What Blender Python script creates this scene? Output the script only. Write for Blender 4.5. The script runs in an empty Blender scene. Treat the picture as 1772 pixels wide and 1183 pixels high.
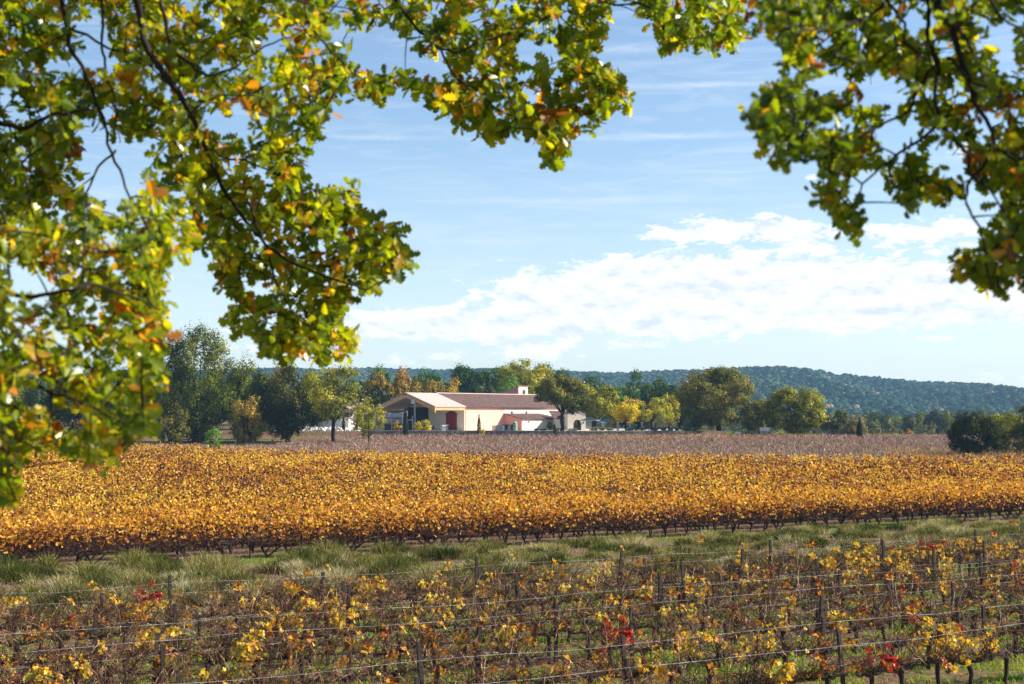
import bpy, math, random
import numpy as np
from math import radians, sin, cos, tan, pi
R = np.random.default_rng(7); random.seed(7)
C = bpy.context.scene.collection

# ------------------------------------------------------------------ camera, world, sun
CAMZ = 6.1; F = 2461.0; CX = 886.0; CY = 591.5; PITCH = math.atan((720-591.5)/F)
sc = bpy.context.scene
cd = bpy.data.cameras.new('camera'); cam = bpy.data.objects.new('camera', cd); C.objects.link(cam)
cd.sensor_width = 36; cd.lens = 50; cd.clip_start = .1; cd.clip_end = 9000
cam.location = (0, 0, CAMZ); cam.rotation_euler = (pi/2+PITCH, 0, 0)
cd.dof.use_dof = True; cd.dof.focus_distance = 90; cd.dof.aperture_fstop = 5.0
sc.camera = cam
sc.render.resolution_x = 1024; sc.render.resolution_y = 684
sc.view_settings.view_transform = 'Standard'; sc.view_settings.look = 'None'
sc.view_settings.exposure = 1.0; sc.view_settings.gamma = 1
sc.cycles.max_bounces = 6; sc.cycles.diffuse_bounces = 3; sc.cycles.transmission_bounces = 4
sc.cycles.glossy_bounces = 2; sc.cycles.volume_bounces = 0; sc.cycles.caustics_reflective = False
sc.cycles.use_denoising = True

SAZ = radians(5); SEL = radians(34)                 # sun: to the right and a little beyond
SD = np.array([cos(SAZ)*cos(SEL), sin(SAZ)*cos(SEL), sin(SEL)])
ld = bpy.data.lights.new('sun', 'SUN'); sun = bpy.data.objects.new('sun', ld); C.objects.link(sun)
ld.energy = 5.0; ld.angle = radians(.53); ld.color = (1.0, .93, .82)
from mathutils import Vector, Matrix
sun.rotation_euler = Vector(SD).to_track_quat('Z', 'Y').to_euler()

def P(px, py, Y):
    """world point seen at photo pixel (px,py) lying at ground distance Y"""
    x = (px-CX)/F; u = (CY-py)/F
    dy = cos(PITCH)-u*sin(PITCH); dz = sin(PITCH)+u*cos(PITCH)
    return np.array([x/dy*Y, Y, CAMZ+dz/dy*Y])

world = bpy.data.worlds.new("World"); sc.world = world; world.use_nodes = True
def build_world():
    nt = world.node_tree; N = nt.nodes; L = nt.links; N.clear()
    out = N.new('ShaderNodeOutputWorld'); bg = N.new('ShaderNodeBackground')
    L.new(bg.outputs[0], out.inputs[0])
    sky = N.new('ShaderNodeTexSky'); sky.sky_type = 'NISHITA'; sky.sun_disc = False
    sky.sun_elevation = SEL; sky.sun_rotation = pi/2-SAZ
    sky.air_density = 1.0; sky.dust_density = .6; sky.ozone_density = 1.6; sky.altitude = 200
    bg.inputs[1].default_value = .066
    tc = N.new('ShaderNodeTexCoord'); sx = N.new('ShaderNodeSeparateXYZ'); L.new(tc.outputs['Generated'], sx.inputs[0])
    def M(op, a, b=None, c=None):
        n = N.new('ShaderNodeMath'); n.operation = op
        for i, v in enumerate((a, b, c)):
            if v is None: continue
            if isinstance(v, (int, float)): n.inputs[i].default_value = v
            else: L.new(v, n.inputs[i])
        return n.outputs[0]
    az = M('MULTIPLY', M('ARCTAN2', sx.outputs[0], sx.outputs[1]), 57.29578)
    el = M('MULTIPLY', M('ARCSINE', sx.outputs[2]), 57.29578)
    def noise(sa, se, scale, det, off=0., rough=.5, dist=0., de=0.):
        cb = N.new('ShaderNodeCombineXYZ'); L.new(M('MULTIPLY', az, sa), cb.inputs[0]); L.new(M('MULTIPLY', M('ADD', el, de), se), cb.inputs[1])
        cb.inputs[2].default_value = off
        n = N.new('ShaderNodeTexNoise'); n.inputs['Scale'].default_value = scale; n.inputs['Detail'].default_value = det
        n.inputs['Roughness'].default_value = rough; n.inputs['Distortion'].default_value = dist
        L.new(cb.outputs[0], n.inputs['Vector']); return n.outputs[0]
    # cloud banks: centre azimuth, elevation, half-widths in degrees, weight
    def bank(a, e, wa, we, w):
        da = M('DIVIDE', M('SUBTRACT', az, a), wa); de = M('DIVIDE', M('SUBTRACT', el, e), we)
        d = M('ADD', M('MULTIPLY', da, da), M('MULTIPLY', de, de))
        return M('MULTIPLY', M('POWER', 2.718, M('MULTIPLY', d, -1)), w)
    def deg(px, py): return math.degrees(math.atan((px-CX)/F)), math.degrees(math.atan((720-py)/F))
    banks = [(1330, 500, 380, 62, 1.5), (1650, 525, 280, 44, 1.4), (1030, 512, 190, 44, 1.15), (1010, 560, 430, 24, 1.0), (740, 562, 160, 24, 1.1),
             (1290, 397, 150, 22, 1.15), (1150, 410, 70, 8, .5), (1390, 420, 60, 26, .55), (1630, 408, 120, 22, 1.1), (1680, 280, 60, 16, .8), (1390, 312, 35, 12, .6),
             (900, 608, 130, 18, .95), (700, 618, 60, 12, .6), (1100, 600, 40, 6, .6), (1745, 652, 110, 15, 1.0), (1634, 591, 32, 6, .7), (1525, 640, 50, 7, .4),
             (400, 600, 140, 30, .6)]
    tot = None
    for (px, py, rx, ry, w) in banks:
        a, e = deg(px, py); b = bank(a, e, rx/F*57.3, ry/F*57.3, w)
        tot = b if tot is None else M('ADD', tot, b)
    n1 = noise(1, 2.3, .75, 10, 3.1, .66, .25)
    n2 = noise(1, 3.2, 2.2, 6, 9.4, .6)
    v = M('ADD', tot, M('MULTIPLY', M('SUBTRACT', n1, .5), 3.3)); v = M('ADD', v, M('MULTIPLY', M('SUBTRACT', n2, .5), .8))
    mr = N.new('ShaderNodeMapRange'); mr.interpolation_type = 'SMOOTHSTEP'
    mr.inputs['From Min'].default_value = .50; mr.inputs['From Max'].default_value = .92; L.new(v, mr.inputs[0])
    gate = N.new('ShaderNodeMapRange'); gate.interpolation_type = 'SMOOTHSTEP'; gate.inputs['From Min'].default_value = .05; gate.inputs['From Max'].default_value = .4; L.new(tot, gate.inputs[0])
    cl = M('MULTIPLY', mr.outputs[0], gate.outputs[0])
    # thin high streaks
    s = noise(.5, 3.5, .45, 8, 5.5, .62, 1.2)
    ms = N.new('ShaderNodeMapRange'); ms.inputs['From Min'].default_value = .47; ms.inputs['From Max'].default_value = .8; ms.inputs['To Max'].default_value = .34; L.new(s, ms.inputs[0])
    st = None
    for (px, py, rx, ry, w) in [(1220, 146, 120, 5, .5), (1150, 235, 170, 5, .45), (670, 236, 100, 4, .3), (1090, 80, 70, 8, .35), (1050, 345, 300, 6, .25), (1230, 312, 120, 5, .2), (1330, 18, 120, 14, .3), (870, 415, 120, 6, .2)]:
        a, e = deg(px, py); b = bank(a, e, rx/F*57.3, ry/F*57.3, w); st = b if st is None else M('ADD', st, b)
    st = M('MULTIPLY', st, M('ADD', M('MULTIPLY', n2, 1.6), -.1))
    thin = M('MINIMUM', M('ADD', M('MULTIPLY', ms.outputs[0], 1.0), st), .7)
    fw = N.new('ShaderNodeMapRange'); fw.inputs['From Min'].default_value = 32; fw.inputs['From Max'].default_value = 16; L.new(el, fw.inputs[0])
    fa = N.new('ShaderNodeMapRange'); fa.inputs['From Min'].default_value = 75; fa.inputs['From Max'].default_value = 45; L.new(M('ABSOLUTE', az), fa.inputs[0])
    thin = M('MULTIPLY', thin, M('MULTIPLY', fw.outputs[0], fa.outputs[0]))
    # whitening low over the horizon
    hz = N.new('ShaderNodeMapRange'); hz.inputs['From Min'].default_value = 0; hz.inputs['From Max'].default_value = 11
    hz.inputs['To Min'].default_value = .34; hz.inputs['To Max'].default_value = 0; L.new(el, hz.inputs[0])
    def mix(f, a, b):
        n = N.new('ShaderNodeMix'); n.data_type = 'RGBA'; L.new(f, n.inputs[0])
        for i, v in ((6, a), (7, b)):
            if isinstance(v, tuple): n.inputs[i].default_value = v
            else: L.new(v, n.inputs[i])
        return n.outputs[2]
    tint = N.new('ShaderNodeMix'); tint.data_type = 'RGBA'; tint.blend_type = 'MULTIPLY'; tint.inputs[0].default_value = 1
    L.new(sky.outputs[0], tint.inputs[6]); tint.inputs[7].default_value = (1.28, 1.33, 1.38, 1)
    W = 8.4
    c0 = mix(hz.outputs[0], tint.outputs[2], (W*.97, W*1.03, W*1.10, 1))
    c1 = mix(thin, c0, (W*.90, W*.96, W*1.02, 1))
    nu = noise(1, 2.3, .75, 10, 3.1, .66, .25, .42)
    shade = M('ADD', M('MULTIPLY', M('SUBTRACT', n1, nu), 3.2), .68); shade = M('ADD', shade, M('MULTIPLY', M('SUBTRACT', n2, .5), .9))
    cc = N.new('ShaderNodeMix'); cc.data_type = 'RGBA'; L.new(M('MINIMUM', shade, 1.0), cc.inputs[0])
    cc.inputs[6].default_value = (W*.76, W*.81, W*.90, 1); cc.inputs[7].default_value = (W*1.1, W*1.1, W*1.1, 1); cc.clamp_factor = True
    c2 = mix(M('MULTIPLY', cl, .94), c1, cc.outputs[2])
    L.new(c2, bg.inputs[0])
build_world()

# ------------------------------------------------------------------ materials
def new_mat(name):
    m = bpy.data.materials.new(name); m.use_nodes = True; nt = m.node_tree; nt.nodes.clear()
    return m, nt.nodes, nt.links
def ramp(N, stops):
    r = N.new('ShaderNodeValToRGB'); e = r.color_ramp.elements
    while len(e) < len(stops): e.new(.5)
    for k, (p, c) in enumerate(stops): e[k].position = p; e[k].color = (*c, 1)
    return r
def leaf_mat(name, stops, trans=.42, gloss=.015, rough=.35, tcol=(1.25, 1.15, .55)):
    m, N, L = new_mat(name)
    at = N.new('ShaderNodeAttribute'); at.attribute_name = 'tone'; r = ramp(N, stops); L.new(at.outputs['Fac'], r.inputs[0])
    d = N.new('ShaderNodeBsdfDiffuse'); t = N.new('ShaderNodeBsdfTranslucent'); g = N.new('ShaderNodeBsdfGlossy'); g.inputs['Roughness'].default_value = rough
    mu = N.new('ShaderNodeMix'); mu.data_type = 'RGBA'; mu.blend_type = 'MULTIPLY'; mu.inputs[0].default_value = 1
    L.new(r.outputs[0], mu.inputs[6]); mu.inputs[7].default_value = (*tcol, 1)
    L.new(r.outputs[0], d.inputs[0]); L.new(mu.outputs[2], t.inputs[0])
    a = N.new('ShaderNodeMixShader'); a.inputs[0].default_value = trans; L.new(d.outputs[0], a.inputs[1]); L.new(t.outputs[0], a.inputs[2])
    b = N.new('ShaderNodeMixShader'); b.inputs[0].default_value = gloss; L.new(a.outputs[0], b.inputs[1]); L.new(g.outputs[0], b.inputs[2])
    o = N.new('ShaderNodeOutputMaterial'); L.new(b.outputs[0], o.inputs[0]); return m
def noise_mat(name, stops, scale=4, det=6, rough=.85, bump=.2, bscale=None, spec=.3, dist=0, obj=True):
    m, N, L = new_mat(name)
    tc = N.new('ShaderNodeTexCoord'); n = N.new('ShaderNodeTexNoise'); n.inputs['Scale'].default_value = scale; n.inputs['Detail'].default_value = det
    n.inputs['Roughness'].default_value = .65; n.inputs['Distortion'].default_value = dist
    L.new(tc.outputs['Object'], n.inputs['Vector'])
    r = ramp(N, stops); L.new(n.outputs[0], r.inputs[0])
    p = N.new('ShaderNodeBsdfPrincipled'); p.inputs['Roughness'].default_value = rough; p.inputs['Specular IOR Level'].default_value = spec
    L.new(r.outputs[0], p.inputs['Base Color'])
    if bump:
        n2 = N.new('ShaderNodeTexNoise'); n2.inputs['Scale'].default_value = bscale or scale*4; n2.inputs['Detail'].default_value = 4; L.new(tc.outputs['Object'], n2.inputs['Vector'])
        b = N.new('ShaderNodeBump'); b.inputs['Strength'].default_value = bump; L.new(n2.outputs[0], b.inputs['Height']); L.new(b.outputs[0], p.inputs['Normal'])
    o = N.new('ShaderNodeOutputMaterial'); L.new(p.outputs[0], o.inputs[0]); return m
def two(c, d=.75): return [(.3, tuple(x*d for x in c)), (.7, c)]

M_ = {}
M_['oakleaf'] = leaf_mat('oak_leaf', [(0, (.05, .10, .008)), (.35, (.13, .20, .010)), (.6, (.33, .38, .012)), (.78, (.60, .50, .02)), (.88, (.62, .25, .02)), (1, (.20, .07, .02))], .58, .028, .3, (1.5, 1.4, .5))
M_['bark'] = noise_mat('oak_bark', [(.3, (.010, .007, .006)), (.7, (.032, .022, .016))], 30, 6, .9, .6)
M_['vinebark'] = noise_mat('vine_bark', [(.3, (.02, .014, .012)), (.7, (.075, .05, .04))], 25, 6, .9, .6)
M_['cane'] = noise_mat('vine_cane', [(.3, (.025, .008, .005)), (.50, (.075, .030, .014)), (.59, (.24, .115, .055)), (.68, (.70, .49, .28))], 2.2, 3, .6, 0, spec=.3)  # pale ramp end stands in for sunlit highlights on the canes
M_['darkcane'] = noise_mat('dark_vine_cane', [(.3, (.02, .010, .009)), (.6, (.07, .03, .022)), (.8, (.22, .12, .09))], 3, 3, .7, 0, spec=.2)
M_['grape'] = leaf_mat('grape_leaf', [(0, (.50, .015, .012)), (.03, (.50, .015, .012)), (.04, (.12, .035, .02)), (.2, (.38, .13, .03)), (.45, (.66, .30, .03)), (.7, (.82, .50, .03)), (.9, (.80, .60, .05)), (1, (.35, .42, .05))], .42, .025, .4, (1.1, .95, .6))
M_['redleaf'] = leaf_mat('grape_leaf_red', [(0, (.12, .02, .015)), (.35, (.40, .02, .012)), (.55, (.55, .05, .015)), (.7, (.6, .22, .03)), (.85, (.82, .5, .04)), (1, (.82, .5, .04))], .42, .025, .4, (1.2, .8, .6))
M_['goldleaf'] = leaf_mat('grape_leaf_gold', [(0, (.035, .012, .010)), (.14, (.14, .045, .02)), (.32, (.46, .16, .03)), (.55, (.70, .33, .035)), (.8, (.86, .52, .035)), (.94, (.90, .66, .06)), (1, (.50, .06, .02))], .4, .025, .4, (1.1, .95, .6))
M_['wire'] = noise_mat('galvanised_wire', [(.3, (.22, .21, .20)), (.55, (.45, .44, .43)), (.7, (.75, .74, .73))], 2, 2, .45, 0, spec=.7)
M_['stake'] = noise_mat('rusty_stake', [(.3, (.015, .012, .012)), (.7, (.06, .04, .032))], 14, 5, .8, .3)
M_['grass'] = leaf_mat('grass_blades', [(0, (.025, .045, .010)), (.3, (.085, .105, .015)), (.55, (.23, .21, .045)), (.78, (.44, .36, .15)), (1, (.62, .55, .38))], .3, .01, .5, (1.1, 1.1, .7))
M_['herb'] = leaf_mat('green_herbs', [(0, (.09, .17, .012)), (.5, (.24, .38, .02)), (.85, (.38, .50, .04)), (1, (.50, .45, .12))], .35, .01, .5, (1.1, 1.1, .6))
M_['drycane'] = leaf_mat('dry_canes', [(0, (.06, .03, .024)), (.35, (.27, .135, .095)), (.65, (.56, .35, .26)), (.88, (.84, .66, .54)), (1, (.75, .42, .09))], .05, .02, .45)
PAL = {
 'oak': [(0, (0.0575, 0.0698, 0.0160)), (.4, (0.1657, 0.1645, 0.0250)), (.75, (0.3313, 0.2785, 0.0456)), (1, (0.4843, 0.3164, 0.0570))],
 'olive': [(0, (.018, .028, .004)), (.4, (.075, .100, .010)), (.7, (.20, .225, .018)), (1, (.36, .30, .04))],
 'dark': [(0, (0.0098, 0.0168, 0.0049)), (.6, (0.0350, 0.0476, 0.0098)), (1, (0.1050, 0.0910, 0.0210))],
 'pine': [(0, (0.0219, 0.0506, 0.0155)), (.6, (0.0792, 0.1437, 0.0310)), (1, (0.1585, 0.2300, 0.0466))],
 'green': [(0, (0.0360, 0.0900, 0.0180)), (.6, (0.1080, 0.2400, 0.0300)), (1, (0.2040, 0.3360, 0.0480))],
 'gold': [(0, (.10, .075, .015)), (.4, (.30, .19, .025)), (.8, (.50, .33, .04)), (1, (.62, .44, .05))],
 'orange': [(0, (.14, .06, .02)), (.5, (.36, .17, .035)), (1, (.55, .30, .07))],
 'yellow': [(0, (.25, .20, .01)), (.5, (.62, .48, .015)), (1, (.85, .70, .03))],
 'yellowgreen': [(0, (0.0746, 0.0856, 0.0132)), (.4, (0.2363, 0.2444, 0.0220)), (.8, (0.4725, 0.4277, 0.0330)), (1, (0.7211, 0.5621, 0.0550))],
 'grey': [(0, (.06, .07, .035)), (.5, (.15, .17, .08)), (1, (.27, .25, .13))],
 'autumn': [(0, (.06, .08, .03)), (.5, (.19, .17, .06)), (1, (.40, .24, .10))],
}
for k, v in PAL.items(): M_['t_'+k] = leaf_mat('foliage_'+k, v, .20, .006, .4, (1.2, 1.1, .6))

# ------------------------------------------------------------------ mesh helpers
def mesh(name, V, faces=None, flat=None, tot=None, tone=None, mats=(), mi=None, smooth=False):
    me = bpy.data.meshes.new(name); V = np.asarray(V, dtype=np.float32).reshape(-1, 3)
    if faces is not None:
        tot = np.array([len(f) for f in faces], dtype=np.int32); flat = np.fromiter((i for f in faces for i in f), dtype=np.int32)
    me.vertices.add(len(V)); me.vertices.foreach_set('co', V.ravel())
    me.loops.add(len(flat)); me.loops.foreach_set('vertex_index', np.asarray(flat, dtype=np.int32))
    me.polygons.add(len(tot)); st = np.zeros(len(tot), dtype=np.int32); st[1:] = np.cumsum(tot)[:-1]
    me.polygons.foreach_set('loop_start', st); me.polygons.foreach_set('loop_total', np.asarray(tot, dtype=np.int32))
    for m in mats: me.materials.append(m)
    if mi is not None: me.polygons.foreach_set('material_index', np.asarray(mi, dtype=np.int32))
    me.polygons.foreach_set('use_smooth', np.full(len(tot), smooth, dtype=bool))
    if tone is not None:
        a = me.attributes.new('tone', 'FLOAT', 'FACE'); a.data.foreach_set('value', np.clip(np.asarray(tone, dtype=np.float32), 0, 1))
    me.update(calc_edges=True); return me
def link(name, me, parent=None, loc=None):
    o = bpy.data.objects.new(name, me); C.objects.link(o)
    if parent is not None: o.parent = parent
    if loc is not None: o.location = loc
    return o
def empty(name, loc=(0, 0, 0), rz=0):
    o = bpy.data.objects.new(name, None); C.objects.link(o); o.location = loc; o.rotation_euler = (0, 0, rz); o.empty_display_size = .3; return o
def tag(o, label=None, cat=None, group=None, kind=None):
    if label: o['label'] = label
    if cat: o['category'] = cat
    if group: o['group'] = group
    if kind: o['kind'] = kind
    return o
class G:
    """collects polygons"""
    def __init__(s): s.v = []; s.f = []; s.t = []; s.n = 0
    def add(s, V, F, tone=0.):
        V = np.asarray(V, float).reshape(-1, 3); s.v.append(V); s.f += [[i+s.n for i in f] for f in F]; s.t += [tone]*len(F); s.n += len(V)
    def box(s, x0, x1, y0, y1, z0, z1, T=None):
        V = np.array([(x, y, z) for z in (z0, z1) for y in (y0, y1) for x in (x0, x1)], float)
        if T is not None: V = T(V)
        s.add(V, [(0, 2, 3, 1), (4, 5, 7, 6), (0, 1, 5, 4), (2, 6, 7, 3), (0, 4, 6, 2), (1, 3, 7, 5)])
    def prism(s, poly, n, d, T=None):
        """polygon (list of 3d points) pushed along vector n*d"""
        A = np.array(poly, float); B = A+np.array(n, float)*d; V = np.vstack([A, B]); k = len(A)
        if T is not None: V = T(V)
        s.add(V, [tuple(range(k))[::-1], tuple(range(k, 2*k))]+[(i, (i+1) % k, (i+1) % k+k, i+k) for i in range(k)])
    def tube(s, pts, rad, k=6, T=None, tone=0., cap=True):
        pts = np.asarray(pts, float); n = len(pts); rad = np.broadcast_to(rad, n)
        d = np.gradient(pts, axis=0); d /= np.linalg.norm(d, axis=1)[:, None]+1e-9
        up = np.array([0, 0, 1.]) if abs(d[0][2]) < .9 else np.array([1., 0, 0])
        a = np.cross(d, up); a /= np.linalg.norm(a, axis=1)[:, None]+1e-9; b = np.cross(d, a)
        th = np.arange(k)*2*pi/k
        V = pts[:, None]+rad[:, None, None]*(np.cos(th)[None, :, None]*a[:, None]+np.sin(th)[None, :, None]*b[:, None]); V = V.reshape(-1, 3)
        if T is not None: V = T(V)
        Fs = [(i*k+j, i*k+(j+1) % k, (i+1)*k+(j+1) % k, (i+1)*k+j) for i in range(n-1) for j in range(k)]
        if cap: Fs += [tuple(range(k))[::-1], tuple((n-1)*k+j for j in range(k))]
        s.add(V, Fs, tone)
    def mesh(s, name, mat, smooth=False, tone=False):
        return mesh(name, np.vstack(s.v), faces=s.f, mats=[mat] if not isinstance(mat, (list, tuple)) else mat, tone=s.t if tone else None, smooth=smooth)
def rotz(V, a): c, s_ = cos(a), sin(a); V = np.asarray(V); return np.stack([V[:, 0]*c-V[:, 1]*s_, V[:, 0]*s_+V[:, 1]*c, V[:, 2]], 1)

def frames(nrm, spin=None, rng=R):
    """rotation matrices (n,3,3) whose columns are x(tip side), y(length), z(normal)"""
    nrm = nrm/(np.linalg.norm(nrm, axis=1)[:, None]+1e-9); n = len(nrm)
    r = rng.normal(size=(n, 3)) if spin is None else spin
    y = r-(r*nrm).sum(1)[:, None]*nrm; y /= np.linalg.norm(y, axis=1)[:, None]+1e-9
    x = np.cross(y, nrm); return np.stack([x, y, nrm], 2)
def scatter(tv, tf, pos, rot, sc_):
    """stamp template (tv verts, tf equal-length faces) at n places -> V, flat, tot"""
    tv = np.asarray(tv, float); tf = np.asarray(tf); n = len(pos); k = len(tv)
    V = np.einsum('nij,kj->nki', rot, tv)*np.asarray(sc_).reshape(n, 1, 1)+pos[:, None]
    Fl = (tf[None]+(np.arange(n)*k)[:, None, None]).reshape(-1)
    return V.reshape(-1, 3), Fl, np.full(n*len(tf), tf.shape[1], dtype=np.int32)
# leaf templates (stem at origin, length 1 along y)
def oak_template():
    ys = np.array([0, .14, .27, .38, .50, .62, .73, .86, .96, 1.0]); ws = np.array([.015, .09, .24, .12, .35, .17, .39, .19, .23, .03])
    mid = np.stack([0*ys, ys, -.10*ys**2], 1); l = np.stack([-ws, ys+.03*(ws > .2), .35*ws*.6-.10*ys**2], 1); r = l*np.array([-1, 1, 1])
    V = np.vstack([mid, l, r]); n = len(ys); Fc = []
    for i in range(n-1): Fc += [(i, i+1, n+i+1, n+i), (i+1, i, 2*n+i, 2*n+i+1)]
    return V, np.array(Fc)
def grape_template():
    a = np.radians([-90, -52, -38, -8, 12, 40, 62, 78, 90, 102, 118, 140, 168, 188, 218, 232]); r = np.array([.10, .50, .42, .56, .36, .60, .42, .50, .70, .50, .42, .60, .36, .56, .42, .50])
    V = np.stack([r*np.cos(a), r*np.sin(a)+.35, .12*np.sin(a*3)*r], 1); V = np.vstack([[0, .3, .05], V]); k = len(a)
    return V, np.array([(0, 1+i, 1+(i+1) % k) for i in range(k)])
OAK_V, OAK_F = oak_template(); GR_V, GR_F = grape_template()
PENT_V = np.array([(0, 0, 0), (-.5, .35, .10), (-.3, 1, -.05), (.32, .95, .0), (.5, .3, .12)]); PENT_F = np.array([(0, 4, 3, 2, 1)])
QUAD_V = np.array([(0, 0, 0), (.45, .45, .12), (0, 1, 0), (-.45, .5, .12)]); QUAD_F = np.array([(0, 1, 2, 3)])

# ------------------------------------------------------------------ terrain
def sstep(a, b, x): t = np.clip((np.asarray(x, float)-a)/(b-a), 0, 1); return t*t*(3-2*t)
def terrain(X, Y):
    X = np.asarray(X, float); Y = np.asarray(Y, float)
    z = 4.4*(1-sstep(7, 23, Y))
    z = z+.02*np.clip(Y-168, 0, 110)
    z = z+(1.0*sstep(278.2, 279.2, Y))*(1-sstep(40, 60, X))
    z = z-12*sstep(300, 430, Y)*sstep(20, 75, X)
    z = z+.035*np.sin(X*.9+Y*.31)*np.sin(Y*.7-X*.17)*(Y < 150)
    return z
def ground_mat():
    m, N, L = new_mat('ground')
    tc = N.new('ShaderNodeTexCoord')
    def nz(s, d, rgh=.6):
        n = N.new('ShaderNodeTexNoise'); n.inputs['Scale'].default_value = s; n.inputs['Detail'].default_value = d; n.inputs['Roughness'].default_value = rgh
        L.new(tc.outputs['Object'], n.inputs['Vector']); return n.outputs[0]
    soil = ramp(N, [(.3, (.05, .026, .015)), (.5, (.15, .088, .055)), (.66, (.34, .225, .155)), (.8, (.50, .37, .28))]); L.new(nz(3.5, 8, .75), soil.inputs[0])
    grs = ramp(N, [(.3, (.05, .075, .015)), (.6, (.14, .18, .03)), (.8, (.30, .27, .10))]); L.new(nz(2.0, 8, .7), grs.inputs[0])
    mk = N.new('ShaderNodeMapRange'); mk.inputs['From Min'].default_value = .50; mk.inputs['From Max'].default_value = .60; L.new(nz(.16, 5), mk.inputs[0])
    mx = N.new('ShaderNodeMix'); mx.data_type = 'RGBA'; L.new(mk.outputs[0], mx.inputs[0]); L.new(soil.outputs[0], mx.inputs[6]); L.new(grs.outputs[0], mx.inputs[7])
    p = N.new('ShaderNodeBsdfPrincipled'); p.inputs['Roughness'].default_value = .95; p.inputs['Specular IOR Level'].default_value = .1; L.new(mx.outputs[2], p.inputs['Base Color'])
    b = N.new('ShaderNodeBump'); b.inputs['Strength'].default_value = .8; b.inputs['Distance'].default_value = .12; L.new(nz(5, 8, .7), b.inputs['Height']); L.new(b.outputs[0], p.inputs['Normal'])
    o = N.new('ShaderNodeOutputMaterial'); L.new(p.outputs[0], o.inputs[0]); return m
M_['ground'] = ground_mat()
def grid_mesh(name, xs, ys, zf, mat):
    X, Y = np.meshgrid(xs, ys); Z = zf(X, Y); V = np.stack([X, Y, Z], 2).reshape(-1, 3); nx = len(xs); ny = len(ys)
    i = (np.arange(ny-1)[:, None]*nx+np.arange(nx-1)[None]).ravel(); Fl = np.stack([i, i+1, i+nx+1, i+nx], 1).ravel()
    return mesh(name, V, flat=Fl, tot=np.full(len(i), 4), mats=[mat], smooth=True)
xs = np.unique(np.concatenate([np.linspace(-3000, -120, 24), np.linspace(-120, 130, 180), np.linspace(130, 3000, 24)]))
ys = np.unique(np.concatenate([np.linspace(-400, -10, 8), np.linspace(-10, 110, 150), np.linspace(110, 275, 50), np.linspace(277, 280, 7), np.linspace(282, 450, 34), np.linspace(460, 3300, 26)]))
tag(link('ground', grid_mesh('ground', xs, ys, terrain, M_['ground'])), kind='structure')

# ------------------------------------------------------------------ distant wooded hill
RX = np.array([-900, 0, 400, 640, 700, 780, 860, 980, 1100, 1200, 1300, 1350, 1400, 1440, 1500, 1600, 1700, 1772, 2200, 3000])
RY = np.array([644, 640, 640, 636, 637, 640, 638, 642, 643, 640, 636, 634, 636, 646, 651, 660, 667, 671, 690, 700])
D0, D1 = 1050., 2200.
def hill_z(a, d):
    px = CX+F*a; zr = CAMZ+(714-np.interp(px, RX, RY))*D1/F
    t = np.clip((d-D0)/(D1-D0), 0, 1); f = (t*.55+.45*t*t*(3-2*t))
    und = 6*np.sin(a*38+d*.004)+4*np.sin(a*90+d*.011)
    z = -8+(zr+8)*f+und*np.sin(pi*t)
    return z-np.clip(d-D1, 0, 1e9)*.12
aa = np.linspace(-.75, .75, 150); dd = np.linspace(D0-60, D1+600, 60)
A_, D_ = np.meshgrid(aa, dd); Vh = np.stack([A_*D_, D_, hill_z(A_, D_)], 2).reshape(-1, 3); nx = len(aa)
ii = (np.arange(len(dd)-1)[:, None]*nx+np.arange(nx-1)[None]).ravel()
M_['hill'] = noise_mat('hill_scrub', [(.3, (.03, .045, .02)), (.7, (.10, .10, .05))], .01, 6, 1, 0, spec=0)
tag(link('hill', mesh('hill', Vh, flat=np.stack([ii, ii+1, ii+nx+1, ii+nx], 1).ravel(), tot=np.full(len(ii), 4), mats=[M_['hill']], smooth=True)), kind='structure')
t_ = (1+5**.5)/2
ICO_V = np.array([(-1, t_, 0), (1, t_, 0), (-1, -t_, 0), (1, -t_, 0), (0, -1, t_), (0, 1, t_), (0, -1, -t_), (0, 1, -t_), (t_, 0, -1), (t_, 0, 1), (-t_, 0, -1), (-t_, 0, 1)])/math.hypot(1, t_)
ICO_F = np.array([(0, 11, 5), (0, 5, 1), (0, 1, 7), (0, 7, 10), (0, 10, 11), (1, 5, 9), (5, 11, 4), (11, 10, 2), (10, 7, 6), (7, 1, 8), (3, 9, 4), (3, 4, 2), (3, 2, 6), (3, 6, 8), (3, 8, 9), (4, 9, 5), (2, 4, 11), (6, 2, 10), (8, 6, 7), (9, 8, 1)])
def blobs(name, pos, rad, tone, mat, squash=.85, jit=.15):
    n = len(pos); V = ICO_V[None]*(1+R.normal(size=(n, 12, 1))*jit)*rad[:, None, None]; V[:, :, 2] *= squash
    V = V+pos[:, None]; Fl = (ICO_F[None]+(np.arange(n)*12)[:, None, None]).reshape(-1)
    return mesh(name, V.reshape(-1, 3), flat=Fl, tot=np.full(n*20, 3), tone=np.repeat(tone, 20), mats=[mat])
n = 60000
a = R.uniform(-.30, .48, n); d = D0+(D1-D0+25)*R.random(n)**.75
rr = R.uniform(1.5, 3.4, n)*np.where(R.random(n) < .16, 1.5, 1); hz_ = hill_z(a, d)
tn = np.clip(R.normal(.42, .24, n)+.15*np.sin(a*60+d*.01), 0, 1)
M_['forest'] = leaf_mat('hazed_forest_crowns', [(0, (.010, .026, .018)), (.4, (.034, .066, .036)), (.75, (.07, .11, .055)), (.95, (.13, .14, .07)), (1, (.25, .18, .12))], .1, 0)  # crown colour lightened and blued to carry part of the distance haze
keep = ~((np.abs(a-.05) < .012) & (d < 1500))
fo = link('forest', blobs('forest', np.stack([a*d, d, hz_+rr*.75], 1)[keep], rr[keep], tn[keep], M_['forest']))
tag(fo, 'dense pine wood covering the whole long blue hill at the horizon', 'forest', kind='stuff')

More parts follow.
